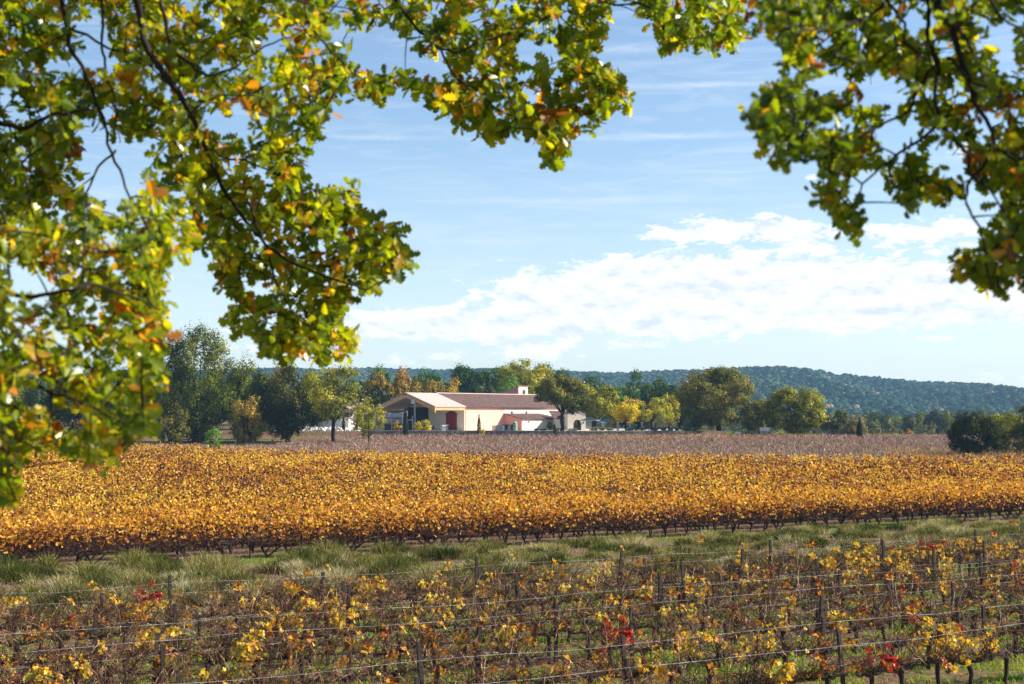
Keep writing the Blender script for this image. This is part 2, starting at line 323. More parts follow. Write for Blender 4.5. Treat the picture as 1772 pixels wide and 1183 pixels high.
# ------------------------------------------------------------------ trees of the middle distance
def crown_mesh(name, W, H, hb, kind, mat, n, leaf, rng, lobes=None, tonec=.5, D=None, openness=0.):
    """crown of many leaf faces: width W, from height hb to H"""
    D = D or W*.9; hh = (H-hb)/2; cz = hb+hh
    if kind == 'cypress':
        z = hb+(H-hb)*rng.random(n); t = (z-hb)/(H-hb); rad = W/2*np.sin(np.clip(t*.93+.12, 0, 1)**.75*pi)**.7*np.where(t > .6, 1-(t-.6)**1.5*1.6, 1)
        th = rng.uniform(0, 2*pi, n); q = rng.random(n)**.35
        pos = np.stack([rad*q*np.cos(th), rad*q*np.sin(th), z], 1); nr = np.stack([np.cos(th), np.sin(th), 0*th+.2], 1)+rng.normal(size=(n, 3))*.5
        tone = np.clip(rng.normal(tonec, .2, n), 0, 1)
    else:
        L = lobes or 20; LP = []
        while len(LP) < L:
            v = rng.uniform(-1, 1, 3)
            if (abs(v[0])**2+abs(v[1])**2)**(1.3 if v[2] < 0 else 1.0)+abs(v[2])**(3.2 if v[2] < 0 else 2.0) > 1: continue
            if kind == 'umbrella': v[2] = abs(v[2])*.6+.1
            if kind == 'conifer' and math.hypot(v[0], v[1]) > 1-(v[2]+1)*.42: continue
            LP.append(v)
        LP = np.array(LP); lr = rng.uniform(.25, .46, L)*(18/L)**.22
        ln = (((LP[:, 0]**2+LP[:, 1]**2)**np.where(LP[:, 2] < 0, 1.3, 1.0)+np.abs(LP[:, 2])**np.where(LP[:, 2] < 0, 3.2, 2.0))**.48)[:, None]; LP = LP/ln*np.minimum(ln**.5, 1-lr[:, None]*.8)
        w = lr**2; li = rng.choice(L, n, p=w/w.sum())
        dv = rng.normal(size=(n, 3)); dv /= np.linalg.norm(dv, axis=1)[:, None]
        # small-scale clumps on each lobe
        cn = 26; cd_ = rng.normal(size=(L, cn, 3)); cd_ /= np.linalg.norm(cd_, axis=2)[:, :, None]
        ci = rng.integers(0, cn, n); dv = cd_[li, ci]+rng.normal(size=(n, 3))*.20; rq = (.78+.24*rng.random(n))*(rng.random(n)**(.12+openness))
        cr = rng.uniform(.82, 1.12, (L, cn))[li, ci]
        pos = LP[li]+dv*(lr[li]*rq*cr)[:, None]
        pos = pos*np.array([W/2, D/2, hh])+np.array([0, 0, cz])
        nr = dv*.9+rng.normal(size=(n, 3))*.36+np.array([0, 0, .25])
        lt = rng.normal(0, .13, L); ct = rng.normal(0, .10, (L, cn))
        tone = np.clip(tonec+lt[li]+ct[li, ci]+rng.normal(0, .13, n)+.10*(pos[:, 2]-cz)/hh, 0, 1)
        pos[:, 2] = np.maximum(pos[:, 2], .15)
    V, Fl, tt = scatter(PENT_V, PENT_F, pos, frames(nr, rng=rng), leaf*rng.uniform(.6, 1.3, n))
    return mesh(name, V, flat=Fl, tot=tt, tone=tone, mats=[M_[mat]])
def trunk_mesh(name, W, H, hb, r, rng, forks=5):
    g = G(); k = 7; zt = hb+(H-hb)*.35; lean = rng.uniform(-.05, .05, 2)*H
    zz = np.linspace(-.3, zt, k); pts = np.stack([lean[0]*(zz/zt)**2+rng.normal(0, r*.2, k), lean[1]*(zz/zt)**2, zz], 1)
    g.tube(pts, np.linspace(r*1.25, r*.7, k), 7)
    for i in range(forks):
        th = i*2*pi/forks+rng.uniform(-.4, .4); s = rng.uniform(.5, .8); z0 = hb*rng.uniform(.75, 1.05); b = np.array([np.interp(z0, zz, pts[:, 0]), np.interp(z0, zz, pts[:, 1]), z0])
        e = np.array([cos(th)*W*.36*s, sin(th)*W*.34*s, hb+(H-hb)*rng.uniform(.45, .85)]); m = (b+e)/2+np.array([cos(th)*W*.06, sin(th)*W*.06, -(H-hb)*.06])
        tt = np.linspace(0, 1, 6)[:, None]; g.tube((1-tt)**2*b+2*tt*(1-tt)*m+tt**2*e, np.linspace(r*.55, r*.12, 6), 5)
    return g.mesh(name, M_['bark'], smooth=True)
def tree(name, cat, label, px, ytop, wpx, Y, kind='round', mat='oak', n=5000, hb=.18, leaf=.34, tonec=.5, zb=None, group=None, lobes=None, tr=None, forks=5, openness=0., seed=0):
    X = (px-CX)/F*Y; zb = float(terrain(X, Y)) if zb is None else zb
    H = (P(px, ytop, Y)[2]-zb)*1.05; W = wpx/F*Y*1.06; rng = np.random.default_rng(1000+int(px)*7+int(Y)+seed)
    o = empty(name, (X, Y, zb), 0); tag(o, label, cat, group)
    link('crown', crown_mesh('crown', W, H, hb*H, kind, 't_'+mat, int(n*1.7), leaf*.80, rng, lobes, tonec, openness=openness), o)
    link('trunk', trunk_mesh('trunk', W, H, hb*H, tr or max(.12, H*.028), rng, 0 if kind == 'cypress' else forks), o)
    return o
def T(*a, **k): tree(*a, **k)
# left group, in front of the farm
T('oak_tree', 'tree', 'tallest dark green oak standing left of the farm at the vineyard edge', 338, 572, 145, 246, mat='olive', n=17000, hb=.03, leaf=.30, tonec=.42, lobes=34, tr=.4)
T('oak_tree', 'tree', 'low brownish bush oak at the foot of the tallest dark oak', 296, 690, 62, 240, mat='oak', n=3000, hb=.02, leaf=.26, tonec=.45)
T('oak_tree', 'tree', 'pointed green oak just right of the tallest dark oak', 425, 617, 72, 252, mat='olive', n=8000, hb=.03, leaf=.30, tonec=.5, lobes=22)
T('oak_tree', 'tree', 'small orange tinged oak between two dark green trees', 430, 688, 62, 243, mat='oak', n=4500, hb=.03, leaf=.26, tonec=.72)
T('evergreen_oak', 'tree', 'blackish broad tree left of the open grown tree with a bare trunk', 500, 632, 112, 248, mat='dark', n=12000, hb=.02, leaf=.30, tonec=.6, lobes=28)
T('oak_tree', 'tree', 'brown tinged treetop showing behind the blackish broad tree', 492, 636, 76, 262, mat='oak', n=4000, hb=.25, leaf=.3, tonec=.55)
T('oak_tree', 'tree', 'open grown tree with dark forked bare trunk left of the barn', 578, 634, 128, 240, mat='yellowgreen', n=9500, hb=.30, leaf=.25, tonec=.38, lobes=26, tr=.30, forks=9, openness=.5)
T('young_tree', 'tree', 'small yellow green tree right beside the barn corner in the brown vineyard', 639, 694, 54, 237, mat='yellowgreen', n=2400, hb=.16, leaf=.24, tonec=.58, tr=.1, openness=.4)
T('green_shrub', 'shrub', 'small bright green shrub at the yellow vineyard edge under the tallest oak', 372, 742, 32, 216, mat='green', n=700, hb=.03, leaf=.20, tonec=.8, tr=.04)
for i, (px, yt, w, Y, mt, tc_, lb) in enumerate([
    (222, 640, 90, 262, 'dark', .5, 'dark tree half seen through the hanging oak leaves left of the tallest oak'),
    (150, 655, 95, 256, 'olive', .35, 'olive green tree seen through a gap in the hanging leaves'),
    (70, 640, 110, 264, 'dark', .55, 'blackish tree behind the low hanging bough of yellow green leaves'),
    (10, 655, 90, 254, 'olive', .5, 'yellowish green tree at the far left edge behind the leaves'),
    (-80, 640, 120, 258, 'dark', .5, 'dark tree beyond the left edge of the vineyard')]):
    T('broadleaf_tree', 'tree', lb, px, yt, w, Y, mat=mt, n=6000, hb=.03, leaf=.33, tonec=tc_)
# behind the farm
T('autumn_tree', 'tree', 'golden brown tree behind the pale roof left of the barn', 655, 646, 52, 325, mat='gold', n=3500, leaf=.38, tonec=.40)
T('autumn_tree', 'tree', 'dark gold tree with coppery top behind the barn gable', 700, 650, 56, 330, mat='gold', n=4500, leaf=.38, tonec=.30)
T('autumn_tree', 'tree', 'coppery orange tree top rising over the gold trees', 697, 634, 30, 352, mat='orange', n=1500, leaf=.38, tonec=.75)
T('autumn_tree', 'tree', 'olive gold tree behind the pale canopy roof', 747, 660, 52, 322, mat='gold', n=3500, leaf=.36, tonec=.28)
T('autumn_tree', 'tree', 'brightest golden tree behind the brown tiled roof', 780, 653, 46, 320, mat='gold', n=4000, leaf=.36, tonec=.65)
T('umbrella_pine', 'pine tree', 'deep green pine between the gold trees and the far hill at left', 655, 636, 44, 400, mat='green', n=2200, leaf=.42, tonec=.25)
T('umbrella_pine', 'pine tree', 'rounded deep green pine above the gold trees', 743, 640, 46, 385, mat='green', n=3000, leaf=.42, tonec=.22)
T('umbrella_pine', 'pine tree', 'small dark pine beside the coppery tree top', 722, 646, 34, 380, mat='pine', n=1800, leaf=.4, tonec=.4)
T('umbrella_pine', 'pine tree', 'dark broad pine standing behind the tiled roof ridge', 806, 633, 72, 372, mat='pine', n=7000, hb=.2, leaf=.42, tonec=.35, lobes=22)
T('umbrella_pine', 'pine tree', 'dark pine between the broad pine and the tall olive green oak', 848, 632, 52, 365, mat='pine', n=4500, hb=.2, leaf=.42, tonec=.5)
T('olive_tree', 'tree', 'dull grey green tree just over the tiled roof', 838, 664, 40, 330, mat='grey', n=2200, leaf=.34, tonec=.25)
T('oak_tree', 'tree', 'tall olive and yellow oak behind the pink tower', 898, 626, 88, 350, mat='yellowgreen', n=9000, hb=.2, leaf=.42, tonec=.38, lobes=26)
T('oak_tree', 'tree', 'yellowish round oak right behind the tower', 930, 632, 62, 358, mat='yellowgreen', n=5000, hb=.2, leaf=.4, tonec=.5, lobes=18)
T('umbrella_pine', 'pine tree', 'bright green pine beside the pink tower', 885, 653, 56, 336, mat='green', n=3600, leaf=.34, tonec=.62)
T('umbrella_pine', 'pine tree', 'dark rounded pine top above the row of oaks', 939, 627, 44, 400, mat='pine', n=2500, leaf=.42, tonec=.3)
T('umbrella_pine', 'pine tree', 'dark pine right of the tower oaks under the hill ridge', 968, 640, 58, 392, mat='pine', n=3500, leaf=.42, tonec=.35)
T('umbrella_pine', 'pine tree', 'flat dark green pine rising behind the yellow green oak', 1027, 650, 48, 372, mat='pine', n=2500, leaf=.4, tonec=.55)
T('oak_tree', 'tree', 'big dark oak with forked trunk shading the white annex', 972, 653, 88, 281.5, mat='oak', n=11000, hb=.33, leaf=.33, tonec=.33, lobes=26, tr=.33, forks=7)
T('oak_tree', 'tree', 'yellow green oak beside the white gateway', 1030, 664, 76, 286, mat='yellowgreen', n=9000, hb=.33, leaf=.33, tonec=.50, lobes=22, tr=.3)
T('maple_tree', 'tree', 'bright lemon yellow tree in front of the pillars', 1083, 698, 46, 292, mat='yellow', n=2600, hb=.3, leaf=.30, tonec=.6, tr=.13)
T('maple_tree', 'tree', 'golden tree behind the bright lemon yellow tree', 1082, 686, 60, 338, mat='gold', n=3000, hb=.2, leaf=.34, tonec=.55)
T('broadleaf_tree', 'tree', 'yellow green round tree behind the brick pillars', 1127, 690, 64, 308, mat='yellowgreen', n=5000, hb=.2, leaf=.34, tonec=.55)
T('broadleaf_tree', 'tree', 'slim yellow tree between the round tree and the largest oak', 1158, 683, 34, 316, mat='yellowgreen', n=2200, hb=.15, leaf=.34, tonec=.72)
for (px, yt, w, Y, tc_, lb, mt) in [
    (1105, 644, 58, 352, .42, 'tall dark green pine behind the yellow trees', 'pine'), (1140, 652, 60, 345, .45, 'dark green pine in the middle of the pine clump', 'pine'),
    (1176, 662, 56, 340, .5, 'dark pine next to the largest oak', 'pine'), (1066, 672, 44, 340, .55, 'green pine behind the lemon yellow tree', 'green'),
    (1205, 668, 40, 345, .3, 'pine half hidden by the crown of the largest oak', 'pine')]:
    T('pine_tree', 'pine tree', lb, px, yt, w, Y, mat=mt, n=4500, hb=.12, leaf=.4, tonec=tc_*.7, kind='conifer' if px == 1105 else 'round')
T('oak_tree', 'tree', 'largest round oak at the far end of the brown vineyard', 1243, 641, 140, 287, mat='oak', n=20000, hb=.14, leaf=.34, tonec=.42, lobes=38, tr=.45)
T('oak_tree', 'tree', 'low oak between the two big round oaks', 1313, 694, 62, 292, mat='oak', n=5000, hb=.1, leaf=.34, tonec=.5)
T('oak_tree', 'tree', 'second big round oak right of the white boards', 1374, 672, 100, 283, mat='yellowgreen', n=16000, hb=.10, leaf=.34, tonec=.34, lobes=46, tr=.4)
T('olive_tree', 'tree', 'grey green tree right of the second big oak', 1442, 706, 52, 296, mat='grey', n=3500, hb=.08, leaf=.3, tonec=.35)
T('bush', 'bush', 'brownish grey bush between grey green tree and cypress', 1466, 724, 36, 300, mat='autumn', n=2000, hb=.03, leaf=.28, tonec=.45)
T('holm_oak', 'tree', 'dark grey round bush tree alone at the right vineyard edge', 1684, 712, 80, 196, mat='dark', n=14000, hb=.02, leaf=.18, tonec=.5, lobes=34, tr=.2)
T('oak_tree', 'tree', 'green oak at the right edge behind the dark round bush tree', 1738, 716, 76, 206, mat='yellowgreen', n=7500, hb=.04, leaf=.22, tonec=.32, lobes=24, tr=.2)
T('oak_tree', 'tree', 'dark oak cut by the right edge of the picture', 1785, 702, 74, 200, mat='oak', n=6000, hb=.04, leaf=.22, tonec=.25, lobes=24, tr=.2)
T('oak_tree', 'tree', 'oak beyond the right edge of the vineyard', 1850, 706, 90, 204, mat='oak', n=4000, hb=.04, leaf=.24, tonec=.3)
# cypresses
T('cypress_tree', 'cypress', 'slim dark cypress at the left end of the machine shed', 702, 708, 9, 276, kind='cypress', mat='dark', n=1500, hb=.02, leaf=.16, tonec=.5)
T('cypress_tree', 'cypress', 'small cypress in front of the bright pink wall', 829, 719, 7, 276, kind='cypress', mat='dark', n=900, hb=.02, leaf=.14, tonec=.6)
T('cypress_tree', 'cypress', 'shortest cypress before the stone wall under the big dark oak', 960, 735, 6, 276, kind='cypress', mat='dark', n=700, hb=.02, leaf=.13, tonec=.6)
T('cypress_tree', 'cypress', 'lone cypress on the far edge of the brown vineyard at right', 1486, 726, 10.5, 266, kind='cypress', mat='dark', n=1800, hb=.02, leaf=.16, tonec=.35)
T('cypress_tree', 'cypress', 'small cypress seen under the open grown tree', 595, 722, 6, 281, kind='cypress', mat='dark', n=700, hb=.02, leaf=.14, tonec=.5)
# low shrubs by the farm
T('shrub', 'shrub', 'yellow leaved shrub before the cream wall of the shed', 731, 726, 30, 280, mat='yellowgreen', n=1500, hb=.05, leaf=.18, tonec=.85, tr=.04)
T('shrub', 'shrub', 'small orange shrub before the steel rack', 687, 729, 14, 279.5, mat='gold', n=500, hb=.1, leaf=.16, tonec=.8, tr=.04)
T('shrub', 'shrub', 'tiny yellow shrub at the foot of the small cypress', 834, 741, 11, 275, mat='yellowgreen', n=350, hb=.05, leaf=.14, tonec=.8, tr=.03)
T('shrub', 'shrub', 'pale climber growing on the white annex wall', 952, 731, 14, 283, mat='grey', n=600, hb=.2, leaf=.16, tonec=.8, tr=.04)
T('shrub', 'shrub', 'silvery shrub behind the brick pillars', 1143, 719, 17, 296, mat='grey', n=800, hb=.1, leaf=.18, tonec=.75, tr=.04)
T('shrub', 'shrub', 'wispy brown shrub beside the lemon yellow tree', 1058, 726, 22, 290, mat='autumn', n=900, hb=.05, leaf=.16, tonec=.5, tr=.04)
def nth(k): return f"{k}{'th' if 10 < k % 100 < 14 else {1: 'st', 2: 'nd', 3: 'rd'}.get(k % 10, 'th')}"
for i, (px, w, Y) in enumerate([(928, 9, 281), (940, 12, 281), (966, 9, 281), (990, 16, 281), (1027, 15, 282), (1041, 15, 282), (1054, 12, 283), (1087, 14, 283), (1098, 11, 283), (1110, 14, 283), (1122, 13, 283), (1134, 13, 283), (1146, 12, 283), (1160, 16, 283), (1174, 15, 283), (1189, 16, 283), (1204, 16, 283)]):
    T('clipped_shrub', 'shrub', f'{nth(i+1)} from left of the low clipped shrubs behind the stone wall', px, 738.5 if px > 1000 else 741, w, Y, mat='grey', n=420, hb=.02, leaf=.15, tonec=.5, lobes=8, tr=.03, group='clipped shrubs behind the stone wall')
# far valley trees
vt = [(1448, 713, 40, 470, 'grey'), (1478, 716, 36, 480, 'autumn'), (1508, 720, 34, 500, 'dark'), (1532, 708, 40, 520, 'dark'), (1560, 712, 36, 530, 'dark'), (1586, 711, 36, 530, 'olive'), (1612, 712, 34, 530, 'dark'), (1636, 713, 32, 530, 'olive'), (1662, 714, 36, 540, 'dark'), (1696, 712, 40, 540, 'olive'), (1735, 712, 44, 540, 'dark'), (1770, 714, 40, 540, 'olive'),
      (1515, 735, 34, 400, 'grey'), (1545, 738, 30, 395, 'autumn'), (1565, 739, 28, 390, 'grey'), (1590, 733, 38, 410, 'grey'), (1616, 735, 30, 405, 'autumn'), (1642, 732, 36, 410, 'grey'), (1670, 732, 36, 410, 'autumn'), (1500, 742, 26, 385, 'oak'), (1532, 750, 36, 320, 'oak'), (1570, 745, 28, 360, 'orange'), (1605, 745, 26, 372, 'grey'), (1455, 730, 30, 380, 'autumn')]
def nth(k): return f"{k}{'th' if 10 < k % 100 < 14 else {1: 'st', 2: 'nd', 3: 'rd'}.get(k % 10, 'th')}"
from collections import Counter
vt.sort(key=lambda q: q[0]); vc = Counter()
for i, (px, yt, w, Y, mt) in enumerate(vt):
    far = Y > 440; vc[far] += 1; nn = f"{nth(vc[far])} from left"
    T('valley_tree', 'tree', (f'{nn} of the dark trees in the far belt under the hill' if far else f'{nn} of the pale valley trees near the lone cypress'), px, yt, w*1.15, Y, mat=mt, n=1800, hb=.03, leaf=.55 if far else .42, tonec=.5, lobes=12, group='trees of the far belt below the hill' if far else 'trees in the valley right of the cypress')
# belts of wood between farm and hill
def belt(name, label, px0, px1, Y0, Y1, yt0, yt1, n, mat):
    px = R.uniform(px0, px1, n); Y = R.uniform(Y0, Y1, n); X = (px-CX)/F*Y; zt = terrain(X, Y); zb = np.maximum(zt, -14)
    ytop = np.interp(px, [px0, px1], [yt0, yt1])+R.uniform(-2, 6, n); top = CAMZ+(720-ytop)/F*Y
    r = R.uniform(1.6, 3.4, n); pos = []; rad = []; tn = []
    P_, N_, TT = [], [], []
    m = 90
    for i in range(n):
        h = top[i]-zb[i]; base = R.uniform(0, .8); q = R.normal(size=(m, 3)); q /= np.linalg.norm(q, axis=1)[:, None]
        P_.append(np.array([X[i], Y[i], top[i]-r[i]-base*max(h-2*r[i], 0)])+q*r[i]*R.uniform(.8, 1.05, (m, 1))); N_.append(q+R.normal(size=(m, 3))*.4); TT.append(np.full(m, R.uniform(.1, .9))+R.normal(0, .12, m))
    P_ = np.vstack(P_); V, Fl, tt = scatter(PENT_V, PENT_F, P_, frames(np.vstack(N_)), R.uniform(.6, 1.2, len(P_)))
    tag(link(name, mesh(name, V, flat=Fl, tot=tt, tone=np.concatenate(TT), mats=[M_[mat]])), label, 'woodland', kind='stuff')
belt('woodland', 'mixed wood filling the valley floor below the blue hill', 1150, 1900, 600, 950, 712, 712, 620, 't_olive')
belt('woodland', 'dark wood behind the farm and the left hand trees', 0, 1210, 420, 560, 644, 664, 900, 't_pine')
belt('woodland', 'scrub closing the view behind the far trees of the vineyard edge', 180, 660, 300, 330, 672, 668, 160, 't_dark')

# ------------------------------------------------------------------ the winery
def stucco(name, c): return noise_mat(name, [(.25, tuple(x*.80 for x in c)), (.5, tuple(x*.95 for x in c)), (.8, tuple(min(1, x*1.05) for x in c))], .8, 8, .9, .15, 8)
M_['pink'] = stucco('pink_render', (.78, .47, .37)); M_['rose'] = stucco('rose_render', (.66, .33, .27)); M_['cream'] = stucco('cream_render', (.86, .75, .62)); M_['white'] = stucco('white_render', (.80, .72, .61))
M_['ochre'] = noise_mat('ochre_fascia', [(.3, (.55, .28, .12)), (.7, (.70, .40, .19))], 1, 4, .7, .05)
M_['roofpale'] = noise_mat('pale_roofing', [(.3, (.42, .31, .27)), (.7, (.54, .42, .37))], 1.2, 5, .8, .1)
M_['red'] = noise_mat('red_door_paint', [(.3, (.22, .012, .014)), (.7, (.32, .02, .022))], 2, 3, .5, .05)
M_['dark'] = noise_mat('dark_paint_and_shade', [(.3, (.012, .013, .018)), (.7, (.04, .04, .05))], 2, 3, .6, 0)  # dark paint; on the shed panel it stands in for interior shade
M_['steel'] = noise_mat('grey_blue_steel', [(.3, (.22, .25, .30)), (.7, (.38, .42, .48))], 2, 3, .45, 0, spec=.6)
M_['pale'] = noise_mat('pale_plastic', [(.3, (.45, .46, .46)), (.7, (.70, .70, .68))], 2, 3, .5, 0)
M_['concrete'] = noise_mat('concrete_edge', [(.3, (.34, .31, .28)), (.7, (.55, .51, .46))], 2, 5, .9, .2)
M_['greenplastic'] = noise_mat('pale_green_plastic', [(.3, (.16, .30, .18)), (.7, (.30, .48, .30))], 2, 3, .6, 0)
M_['brick'] = noise_mat('pink_pillar', [(.3, (.42, .22, .17)), (.7, (.62, .38, .30))], 6, 4, .9, .3)
def tile_mat():
    m, N, L = new_mat('roof_tiles')
    tc = N.new('ShaderNodeTexCoord'); w = N.new('ShaderNodeTexWave'); w.wave_type = 'BANDS'; w.bands_direction = 'X'; w.inputs['Scale'].default_value = 1.25; w.inputs['Distortion'].default_value = .6
    L.new(tc.outputs['Object'], w.inputs['Vector'])
    n = N.new('ShaderNodeTexNoise'); n.inputs['Scale'].default_value = 2.2; n.inputs['Detail'].default_value = 9; n.inputs['Roughness'].default_value = .75; L.new(tc.outputs['Object'], n.inputs['Vector'])
    r = ramp(N, [(.3, (.05, .027, .022)), (.48, (.13, .07, .055)), (.62, (.24, .145, .115)), (.78, (.42, .30, .24))]); L.new(n.outputs[0], r.inputs[0])
    p = N.new('ShaderNodeBsdfPrincipled'); p.inputs['Roughness'].default_value = .9; L.new(r.outputs[0], p.inputs['Base Color'])
    b = N.new('ShaderNodeBump'); b.inputs['Strength'].default_value = 1; b.inputs['Distance'].default_value = .12; L.new(w.outputs[0], b.inputs['Height']); L.new(b.outputs[0], p.inputs['Normal'])
    o = N.new('ShaderNodeOutputMaterial'); L.new(p.outputs[0], o.inputs[0]); return m
M_['tiles'] = tile_mat()
UA = radians(50); GZ = float(terrain(0, 290)); O_ = P(803, 745, 288); O_[2] = GZ
# local frame of the winery: x along the long wall (away to the right), y along the gable (away to the left), z up
win = empty('winery', tuple(O_), UA); tag(win, 'long pink and white winery with brown tiled roof, pale canopy and arched shed', 'winery')
def wp(name, g, mat, parent=win, label=None):
    o = link(name, g.mesh(name, M_[mat]), parent); 
    if label: o['label'] = label
    return o
W2 = 7.6; EH = 4.85; RH = 7.45; LEN = 36.; CAN = 9.2; ST = 12.6
g = G()
g.box(0, ST, 0, .3, 0, EH); wp('wall', g, 'pink', label='bright pink long wall')
g = G(); g.box(ST, LEN, -.02, .28, 0, EH)
wl = wp('wall', g, 'white', label='white upper wall with slit windows')
g = G(); g.prism([(0, .3, 0), (0, 2*W2, 0), (0, 2*W2, EH), (0, W2, RH-.1), (0, .3, EH)], (1, 0, 0), .3); wp('wall', g, 'cream', label='cream gable wall under the canopy')
g = G(); g.box(.3, LEN, 2*W2-.3, 2*W2, 0, EH); g.prism([(LEN-.3, .3, 0), (LEN-.3, 2*W2-.3, 0), (LEN-.3, 2*W2-.3, EH), (LEN-.3, W2, RH-.1), (LEN-.3, .3, EH)], (1, 0, 0), .29); wp('wall', g, 'cream')
def slab(g, x0, x1, y0, z0, y1, z1, th=.18):
    g.prism([(x0, y0, z0), (x1, y0, z0), (x1, y1, z1), (x0, y1, z1)], (0, 0, 1), th)
sl = (RH-EH)/W2
def slope_roof(name, x0, x1, yl, yr, mat, label, zoff=0.):
    g = G(); slab(g, x0, x1, yr, EH+sl*yr+zoff, W2, RH+zoff); slab(g, x0, x1, W2, RH+zoff, yl, RH-sl*(yl-W2)+zoff)
    r = wp(name, g, mat, label=label)
    return r
main_roof = slope_roof('roof', .0, LEN+.5, 2*W2+.5, -.5, 'tiles', 'brown tiled main roof')
can = slope_roof('canopy', -CAN, -.004, 2*W2+2.3, -.55, 'roofpale', 'pale pink canopy roof in front of the gable', .05)
g = G()  # genoise band of tiles under the eaves, ridge cap
g.box(.02, LEN, -.30, -.025, EH-.32, EH-.12); wp('eaves_band', g, 'rose')
g = G(); g.tube([(.0, W2, RH+.2), (LEN+.5, W2, RH+.2)], .16, 6); link('ridge', g.mesh('ridge', M_['roofpale']), main_roof)
# arched fascia of the canopy
g = G(); yl = 2*W2+2.2; yr = -.5; top = [(-CAN+.05, y, (RH-sl*abs(y-W2))) for y in np.linspace(yl, yr, 13)]
bot = []
for y in np.linspace(yr, yl, 25):
    t = (y-yr)/(yl-yr); e = RH-sl*abs(y-W2)
    edge = 1.05 if .5 > t else 1.5
    arch = EH-1.2+3.0*max(0, 1-abs((y-(yr+yl)/2-.4)/(.5*(yl-yr)))**2.6)**.75
    bot.append((-CAN+.05, y, min(arch, e-.75)))
g.prism(top+bot, (1, 0, 0), .22); fas = wp('fascia', g, 'ochre', label='ochre fascia with a flat arched underside')
g = G(); g.box(-CAN+.3, -.05, -.42, -.22, EH-.75, EH-.22); wp('eaves_beam', g, 'ochre')
for (x, y, hh) in [(-CAN+.45, W2-2.2, RH-1.55), (-CAN+.45, 2*W2+1.2, EH-.9)]:
    g = G(); g.box(x-.13, x+.13, y-.13, y+.13, 0, hh); g.box(x-.3, x+.3, y-.3, y+.3, 0, .12); wp('column', g, 'steel')
g = G(); x, y = -CAN-.02, W2-2.2; g.box(x-.12, x, y-.45, y+.45, RH-2.1, RH-1.2); wp('sign_plate', g, 'pale', label='pale plate on the fascia over the steel column')
# dark panel on the gable wall, standing in for shade inside the shed
g = G(); g.box(-.12, -.004, 9.9, 2*W2+.6, 0, EH-.1); wp('shed_shade_panel', g, 'dark', label='dark panel standing in for the shade inside the shed')
g = G(); g.box(-CAN, 0, 2*W2+1.8, 2*W2+2.0, 0, EH-1.2); wp('wall', g, 'cream', label='left side wall of the shed')
# red door with arched top
g = G(); dy0, dy1 = .95+1.0, .95+3.0+.9
arc = [(-.14, dy0+(dy1-dy0)*t, 3.15+.55*sin(pi*t)) for t in np.linspace(0, 1, 11)]
g.prism([(-.14, dy1, 0), (-.14, dy0, 0)]+arc, (1, 0, 0), .12); dr = wp('door', g, 'red', label='tall red double door with arched top')
g = G(); g.prism([(-.20, dy0-.12, 3.1)]+[(-.20, a[1]+(a[1]-(dy0+dy1)/2)*.08, a[2]+.02) for a in arc]+[(-.20, dy1+.12, 3.1)]+[(-.20, a[1]+(a[1]-(dy0+dy1)/2)*.08, a[2]+.2) for a in arc[::-1]], (1, 0, 0), .14); link('door_hood', g.mesh('door_hood', M_['dark']), dr)
g = G(); g.box(-.16, -.145, (dy0+dy1)/2-.03, (dy0+dy1)/2+.03, .02, 3.5)
for z in (.5, 1.4, 2.3): g.box(-.165, -.146, dy0+.1, dy1-.1, z, z+.05)
link('door_battens', g.mesh('door_battens', M_['dark']), dr)
g = G(); yc = (dy0+dy1)/2; g.box(-.38, -.14, yc-.22, yc+.22, 3.95, 4.45); g.box(-.5, -.14, yc-.30, yc+.30, 4.45, 4.52); wp('wall_lamp', g, 'dark')
# slit windows of the white upper wall
for x in (ST+2.4, ST+7.2):
    g = G(); g.box(x-.28, x+.28, -.06, -.021, EH-1.95, EH-.9); wn = wp('window', g, 'dark')
    g = G(); g.box(x-.36, x+.36, -.10, -.022, EH-2.05, EH-1.96); link('sill', g.mesh('sill', M_['concrete']), wn)
# annex: lean-to in front of the long wall
AX0, AX1, AD = ST, ST+13.4, 4.7; AZ1, AZ0 = 3.35, 2.35
g = G(); g.prism([(AX0, -.02, 0), (AX0, -AD, 0), (AX0, -AD, AZ0), (AX0, -.02, AZ1)], (1, 0, 0), .25); wp('annex_wall', g, 'rose', label='rose side wall of the annex in shade')
g = G(); g.box(AX0+.25, AX1, -AD, -AD+.25, 0, AZ0); g.prism([(AX1-.25, -.02, 0), (AX1-.25, -AD+.25, 0), (AX1-.25, -AD+.25, AZ0), (AX1-.25, -.02, AZ1)], (1, 0, 0), .25); wp('annex_wall', g, 'white', label='white front wall of the annex')
g = G(); g.prism([(AX0-.25, -.025, AZ1), (AX0-.25, -AD-.4, AZ0-.06), (AX1+.6, -AD-.4, AZ0-.06), (AX1-2.0, -.025, AZ1)], (0, 0, 1), .16); wp('annex_roof', g, 'tiles', label='brown tiled lean-to roof')
g = G(); g.box(AX0+1, AX1, -AD-.22, -AD-.01, AZ0-.22, AZ0-.08); wp('eaves_band', g, 'concrete')
for x in (AX0+2.2, AX0+8.6):
    g = G(); g.box(x, x+.18, -AD-.14, -AD-.01, AZ0-.75, AZ0-.45); wp('wall_lamp', g, 'dark')
